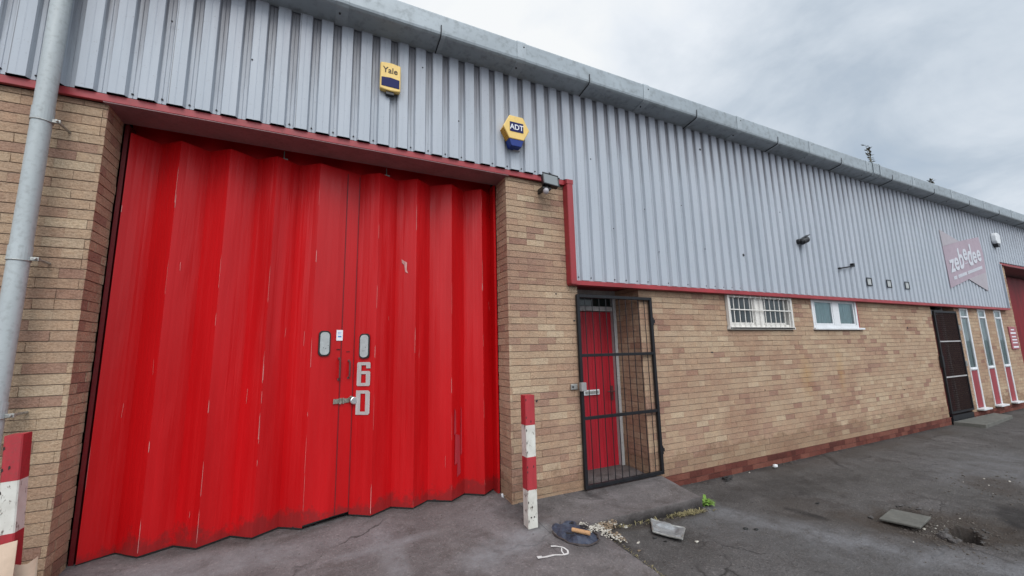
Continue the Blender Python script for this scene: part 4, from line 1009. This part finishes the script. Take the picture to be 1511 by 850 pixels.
for pts in ([(2.17, 3.42), (2.21, 3.40), (2.20, 3.36), (2.16, 3.38)], [(2.22, 3.30), (2.27, 3.27), (2.26, 3.24), (2.21, 3.27)], [(2.03, 3.24), (2.09, 3.20), (2.08, 3.18), (2.02, 3.21)]):
    mb = MB(); mb.prism(pts, (0, 0, zconc(2.2, 3.2) + .047), (1, 0, 0), (0, 1, 0), (0, 0, .004)); mb.build('hole', M['dark'], sc_)
mb = MB(); z = zconc(2.15, 3.1); mb.tube([(2.10, 3.245, z + .066), (2.20, 3.12, z + .060)], [.017, .018], 10); o = mb.build('wooden_stick', M['wood'], None, origin=(2.15, 3.18, z + .05)); tag(o, 'short pale broken wooden handle lying on the dark blue scrap', 'stick')
tr = empty('broken_tray', (3.0, 3.05, .1), 'crushed grey metal tray lying on the asphalt below the concrete slab', 'scrap')
mb = MB(); T0 = [(2.86, 3.07), (3.03, 3.27), (3.18, 3.00), (2.97, 2.84)]
def zt(x, y): return zground(x, y)
g = 7
for j in range(g + 1):
    for i in range(g + 1):
        u, v = i / g, j / g; p = Vector(T0[0]).lerp(Vector(T0[3]), u).lerp(Vector(T0[1]).lerp(Vector(T0[2]), u), v)
        e = min(u, 1 - u, v, 1 - v); mb.v.append((p.x, p.y, zt(p.x, p.y) + .012 + (.022 if e < .01 else (0.012 if e < .15 else 0)) + .022 * noise.noise(Vector((p.x * 11, p.y * 11, 3))) + .008))
for j in range(g):
    for i in range(g): a = j * (g + 1) + i; mb.face((a, a + 1, a + g + 2, a + g + 1))
mb.build('tray_base', M['tray'], tr, solid=.003)
for A_, B_ in ((0, 1), (1, 2), (2, 3), (3, 0)):
    p, q = T0[A_], T0[B_]; mb = MB(); mid = ((p[0] + q[0]) / 2 + U(-.01, .01), (p[1] + q[1]) / 2 + U(-.01, .01))
    mb.tube([(x, y, zt(x, y) + .034 + U(-.004, .006)) for x, y in (p, mid, q)], .009, 7); mb.build('bent_rim', M['steel'], tr)
# curl of white paint on the concrete
mb = MB()
for pts, w in (([(1.67, 3.08), (1.72, 3.065), (1.80, 3.06), (1.87, 3.03), (1.915, 3.03), (1.935, 3.07), (1.925, 3.12), (1.88, 3.16), (1.84, 3.175)], .012), ([(1.88, 3.04), (1.885, 3.08), (1.91, 3.12)], .008)):
    for k in range(len(pts) - 1):
        p, q = Vector(pts[k]), Vector(pts[k + 1]); n = Vector((-(q - p).y, (q - p).x)).normalized() * w * U(.5, .9)
        mb.quad(*[(a.x, a.y, zconc(a.x, a.y) + .0045 + .0003 * k) for a in (p - n, q - n, q + n, p + n)])
mb.quad(*[(x, y, zconc(x, y) + .009) for x, y in ((1.655, 3.06), (1.69, 3.055), (1.70, 3.085), (1.66, 3.095))])
tag(mb.build('paint_spill', M['paintwhite'], None, origin=(1.8, 3.1, .1)), 'white curl of spilt paint on the concrete in front of the bollard', 'paint mark')
# chippings pile
mb = MB()
for _ in range(420):
    t = R(); x = 2.31 + .16 * t + U(-.06, .06) * (1 - .3 * t); y = 3.36 - .34 * t + U(-.08, .08)
    if R() < .35: x += U(0, .16); y = 3.24 + U(-.05, .09)
    mb.cm = 1 if (x > 2.42 and R() < .7) else 0
    mb.lump((x, y, max(zconc(x, y), zground(x, y)) + U(.002, .016)), U(.004, .009), (U(.8, 1.9), U(.8, 1.9), .6))
for x_, y_, r_, c_ in ((2.83, 3.02, .016, 2), (2.86, 2.93, .012, 2), (2.72, 3.28, .02, 0), (3.10, 2.80, .016, 0), (2.60, 2.98, .012, 0), (2.50, 2.86, .012, 1), (3.75, 2.8, .02, 2), (3.82, 2.74, .018, 2), (5.02, 2.85, .02, 2)):
    mb.cm = c_; mb.lump((x_, y_, zground(x_, y_) + .006), r_, (1.4, .8, .5), .4)
tag(mb.build('chippings', [M['chips'], M['rust_chips'], M['rubber']], None, origin=(2.4, 3.2, .1)), 'heap of white chippings at the corner of the concrete slab', 'chippings', kind='stuff')
# gravel
mb = MB()
def stones(n, fx_, rr, zfun=zground):
    for _ in range(n):
        x, y = fx_(); r = U(*rr); mb.cm = 0 if R() < .975 else 1
        mb.lump((x, y, zfun(x, y) + r * .3), r, (1.1, 1, .7))
G_ = random.gauss
stones(700, lambda: (5.4 + G_(0, .32), 1.98 + G_(0, .2)), (.002, .008))
stones(90, lambda: (5.35 + G_(0, .25), 1.9 + G_(0, .13)), (.007, .014))
stones(420, lambda: (U(2.6, 9), U(.8, 3.9)), (.002, .006))
stones(110, lambda: (U(4, 11.5), 3.93 + G_(0, .035)), (.004, .012))
stones(90, lambda: (2.42 + G_(0, .02), U(1.8, 3.2)), (.003, .009))
stones(110, lambda: (U(2.5, 3.9), 3.29 + G_(0, .022)), (.003, .010))
stones(120, lambda: (7.5 + G_(0, .4), 2.2 + G_(0, .2)), (.004, .012))
stones(60, lambda: (U(-1.4, 2.3), U(2.4, 4.1)), (.002, .006), zconc)
tag(mb.build('gravel', [M['stone'], M['chips']], None), 'loose grit and gravel scattered over the asphalt', 'gravel', kind='stuff')
# concrete cover over the hole
mb = MB(); P = [(5.45, 2.38), (5.50, 2.09), (5.13, 2.04), (5.08, 2.33)]
mb.prism(P[::-1], (0, 0, zground(5.1, 2.2) + .018), (1, 0, 0), (0, 1, 0), (0, 0, .018))
o = mb.build('concrete_cover', M['slabstone'], None, bevel=.004, origin=(5.3, 2.2, 0)); o.rotation_euler = (math.radians(-2), math.radians(-1.5), 0); o.location.z += .02
tag(o, 'square grey concrete cover lying over the broken asphalt', 'cover')
mb = MB()
for _ in range(46):
    a = U(0, 6.28); cx_, cy_, ra, rb_ = (5.44, 1.85, .22, .11) if R() < .65 else (5.60, 2.32, .16, .09)
    q = U(.85, 1.35); mb.lump((cx_ + ra * q * math.cos(a), cy_ + rb_ * q * math.sin(a), zground(cx_ + ra * q * math.cos(a), cy_ + rb_ * q * math.sin(a)) + .004), U(.008, .024), (U(.8, 1.8), U(.6, 1.1), .45), .45)
tag(mb.build('rubble', M['asphalt'], None), 'crumbled asphalt edges round the potholes', 'rubble', kind='stuff')
for k, (x, y, r) in enumerate(((5.21, 1.90, .055), (5.16, 1.84, .045), (5.13, 2.42, .03))):
    mb = MB(); mb.lump((x, y, zground(x, y) + .012), r, (1.2, .8, .5), .35)
    tag(mb.build('broken_lump', M['asphalt'], None, origin=(x, y, 0)), ['lump of broken asphalt between the cover and the pothole, the bigger one', 'lump of broken asphalt just below the bigger one by the pothole', 'small broken lump just left of the concrete cover'][k], 'asphalt lump', 'broken asphalt lumps')
# litter by the wall
mb = MB(); mb.lump((5.92, 3.86, .03), .03, (1.2, .9, .8)); tag(mb.build('crumpled_paper', M['white'], None, origin=(5.92, 3.86, 0)), 'crumpled white paper at the foot of the wall under the barred window', 'litter')
mb = MB()
for x, y in ((4.86, 3.82), (4.95, 3.85), (4.9, 3.88)): mb.lump((x, y, .02), .035, (1.5, .8, .4), .4)
tag(mb.build('dark_rags', M['rubber'], None, origin=(4.9, 3.85, 0)), 'black scrap of rag lying against the red plinth', 'litter')
mb = MB(); mb.lump((1.90, 4.28 - .09, .22), .02, (.7, .7, 1.8)); mb.lump((1.865, 4.20, .20), .018, (.8, .7, 1.6)); tag(mb.build('paper_scrap', M['white'], None, origin=(1.87, 4.2, .2)), 'small white scrap wedged at the foot of the right pier by the folding door', 'litter')

# weed and dry grass
def blades(mb, c, n, L, w, zf, spread=.02, up=.6):
    for _ in range(n):
        a = U(0, 2 * math.pi); l = L * U(.5, 1.1); d = Vector((math.cos(a), math.sin(a), 0)); s = Vector((-d.y, d.x, 0)) * w * U(.6, 1.2)
        p = Vector((c[0] + U(-spread, spread), c[1] + U(-spread, spread), 0)); p.z = zf(p.x, p.y)
        e = U(up * .5, up * 1.2); pts = [p, p + d * l * .35 + Z * l * e * .7, p + d * l * .7 + Z * l * e, p + d * l + Z * l * e * .8]
        ws = [.35, 1, .8, .05]; i = len(mb.v)
        for q, k in zip(pts, ws): mb.v += [tuple(q - s * k), tuple(q + s * k)]
        for k in range(3): mb.face((i + 2 * k, i + 2 * k + 1, i + 2 * k + 3, i + 2 * k + 2))
wd = empty('weed', (3.93, 3.46, zground(3.93, 3.46)), 'bright green weed growing at the right corner of the concrete slab', 'weed')
mb = MB(); blades(mb, (3.94, 3.43), 54, .115, .015, zground, .05, .55); blades(mb, (4.04, 3.45), 16, .09, .011, zground, .03, .4); mb.build('leaves', M['leaf'], wd)
mb = MB(); mb.tube([(3.92, 3.44, zground(3.92, 3.44) - .01), (3.925, 3.445, zground(3.92, 3.44) + .05)], .006, 6); mb.build('stalk', M['leaf'], wd)
mb = MB()
for _ in range(120): x = 3.55 + G_(0, .13) if R() < .75 else U(2.6, 3.8); blades(mb, (x, 3.29 + .012 * noise.noise(Vector((x * 9, 0, 0))) + U(-.03, .02)), 3, .05, .004, zground, .012, .7)
for _ in range(40): y = U(2.1, 3.1); blades(mb, (2.42, y), 2, .028, .003, zground, .012, .5)
tag(mb.build('dry_grass', M['dryleaf'], None), 'dry grass and moss along the edge of the concrete', 'grass', kind='stuff')
mb = MB()
for _ in range(26): x = U(3.72, 3.82); blades(mb, (x, U(3.6, 3.7)), 2, .04, .006, zground, .02, .6)
tag(mb.build('moss', M['leaf'], None), 'green moss at the slab end by the wall', 'moss', kind='stuff')
def sprig(name, c, H, lab, seed, lean):
    random.seed(seed); e = empty(name, c, lab, 'plant', 'plants growing out of the gutter')
    st, lf = MB(), MB()
    for s in range(3):
        a = U(-.4, .4); pts = [Vector(c) + Vector((a * t * H * .7 + lean * t * H, .05 * t, t * H * U(.85, 1.))) for t in (0, .3, .6, 1)]
        st.tube(pts, [.008, .006, .004, .002], 5)
        for k in range(11):
            t = U(.15, 1); p = pts[0].lerp(pts[3], t); d = Vector((U(-1, 1), U(-.6, .6), U(-.2, .7))).normalized() * U(.05, .11); q = Vector((0, .0, 1)).cross(d).normalized() * .02
            lf.quad(p, p + d * .5 + q, p + d, p + d * .5 - q)
    st.build('stem', M['stem'], e); lf.build('leaves', M['stem'], e)
sprig('gutter_plant', (9.80, 3.73, 5.17), .50, 'taller thin weed growing out of the gutter stop end', 3, .12)
sprig('gutter_plant', (12.46, 3.73, 5.17), .20, 'smaller weed in the gutter nearer the far right corner', 5, .5)
random.seed(11)
# holes and old fixings left in the brick wall
ws = MB()
for x, z, w, h in ((5.03, 1.63, .05, .02), (10.85, 1.99, .03, .06), (2.50, 2.36, .02, .02), (2.74, 2.05, .03, .02), (2.2, 1.17, .03, .03), (6.1, 1.05, .02, .02), (10.3, .8, .03, .03)):
    ws.lump((x, FRONT - .004, z), .5, (w, .012, h), .3)
ws.build('old_fixings', M['seam'], B)

# ------------------------------------------------------------------ sky, sun, camera
SUN_EL, SUN_AZ = math.radians(48), math.radians(-12)      # azimuth measured from behind the camera (-y)
sd = Vector((math.sin(SUN_AZ) * math.cos(SUN_EL), -math.cos(SUN_AZ) * math.cos(SUN_EL), math.sin(SUN_EL)))
W = bpy.data.worlds.new('World'); SC.world = W; W.use_nodes = True
nt = W.node_tree; nt.nodes.clear()
def N(ty, **k):
    x = nt.nodes.new(ty)
    for a, v in k.items(): setattr(x, a, v)
    return x
def Lk(a, b): nt.links.new(a, b)
def MT(op, a, b=0., clamp=False):
    x = N('ShaderNodeMath', operation=op, use_clamp=clamp)
    for s, v in zip(x.inputs, (a, b)):
        if isinstance(v, (int, float)): s.default_value = v
        else: Lk(v, s)
    return x.outputs[0]
out = N('ShaderNodeOutputWorld'); tc = N('ShaderNodeTexCoord'); sky = N('ShaderNodeTexSky', sky_type='NISHITA'); sky.sun_disc = False
sky.sun_elevation = SUN_EL; sky.sun_rotation = math.atan2(sd.x, sd.y)
bg1 = N('ShaderNodeBackground'); bg1.inputs[1].default_value = .09; Lk(sky.outputs[0], bg1.inputs[0])
sep = N('ShaderNodeSeparateXYZ'); Lk(tc.outputs['Generated'], sep.inputs[0])
den = MT('ADD', MT('MAXIMUM', sep.outputs[2], 0.), .22)
cmb = N('ShaderNodeCombineXYZ'); Lk(MT('DIVIDE', sep.outputs[0], den), cmb.inputs[0]); Lk(MT('DIVIDE', sep.outputs[1], den), cmb.inputs[1]); cmb.inputs[2].default_value = 3.3
def nz(scale, detail, rough, dist=0.):
    x = N('ShaderNodeTexNoise'); x.inputs['Scale'].default_value = scale; x.inputs['Detail'].default_value = detail; x.inputs['Roughness'].default_value = rough; x.inputs['Distortion'].default_value = dist
    Lk(cmb.outputs[0], x.inputs['Vector']); return x.outputs['Fac']
def RP(f, stops):
    r = N('ShaderNodeValToRGB'); e = r.color_ramp.elements
    while len(e) < len(stops): e.new(.5)
    for i, (p, c) in enumerate(stops): e[i].position = p; e[i].color = (*c, 1)
    Lk(f, r.inputs[0]); return r.outputs[0]
def glow(d, sharp):
    v = N('ShaderNodeVectorMath', operation='DOT_PRODUCT'); nn = N('ShaderNodeVectorMath', operation='NORMALIZE'); Lk(tc.outputs['Generated'], nn.inputs[0])
    Lk(nn.outputs[0], v.inputs[0]); v.inputs[1].default_value = Vector(d).normalized(); return MT('POWER', MT('MAXIMUM', v.outputs['Value'], 0.), sharp)
n1 = nz(1.5, 6, .55, .5); n2 = nz(3.2, 5, .55)
f = MT('ADD', MT('MULTIPLY', n1, .75), MT('MULTIPLY', n2, .25))
f = MT('ADD', f, MT('MULTIPLY', glow((.34, .68, .65), 12), .29))
f = MT('SUBTRACT', f, MT('MULTIPLY', glow((.80, .30, .52), 16), .07))
f = MT('ADD', f, MT('MULTIPLY', glow(sd, 3), .25))
cl = RP(f, [(.26, (.44, .54, .66)), (.42, (.53, .61, .70)), (.53, (.65, .72, .80)), (.66, (.84, .89, .95)), (.80, (.97, .99, 1.0))])
bg2 = N('ShaderNodeBackground'); Lk(cl, bg2.inputs[0])
Lk(MT('ADD', .97, MT('MULTIPLY', glow(sd, 2.5), 1.5)), bg2.inputs[1])
mx = N('ShaderNodeMixShader'); Lk(RP(f, [(.25, (.75,) * 3), (.5, (.95,) * 3)]), mx.inputs[0]); Lk(bg1.outputs[0], mx.inputs[1]); Lk(bg2.outputs[0], mx.inputs[2]); Lk(mx.outputs[0], out.inputs[0])

sl = bpy.data.lights.new('sun', 'SUN'); sl.energy = 1.2; sl.angle = math.radians(30); sl.color = (1., .965, .92)
so = bpy.data.objects.new('sun', sl); COL.objects.link(so); so.rotation_euler = sd.to_track_quat('Z', 'Y').to_euler(); so.location = sd * 30

cd = bpy.data.cameras.new('camera'); cd.sensor_width = 36; cd.lens = 599.815 / 1511 * 36; cd.clip_start = .05; cd.clip_end = 5000
co = bpy.data.objects.new('camera', cd); COL.objects.link(co)
rt = Vector((.9014476, -.43230835, -.02239903)); up = Vector((-.04561144, -.14630934, .98818681)); fw = Vector((.4304786, .88977697, .15160841))
m = Matrix((rt, up, -fw)).transposed().to_4x4(); m.translation = Vector((0, 0, 1.72)); co.matrix_world = m
SC.camera = co
SC.view_settings.view_transform = 'Standard'; SC.view_settings.look = 'None'; SC.view_settings.gamma = 1; SC.view_settings.exposure = 0.05; SC.view_settings.use_curve_mapping = False
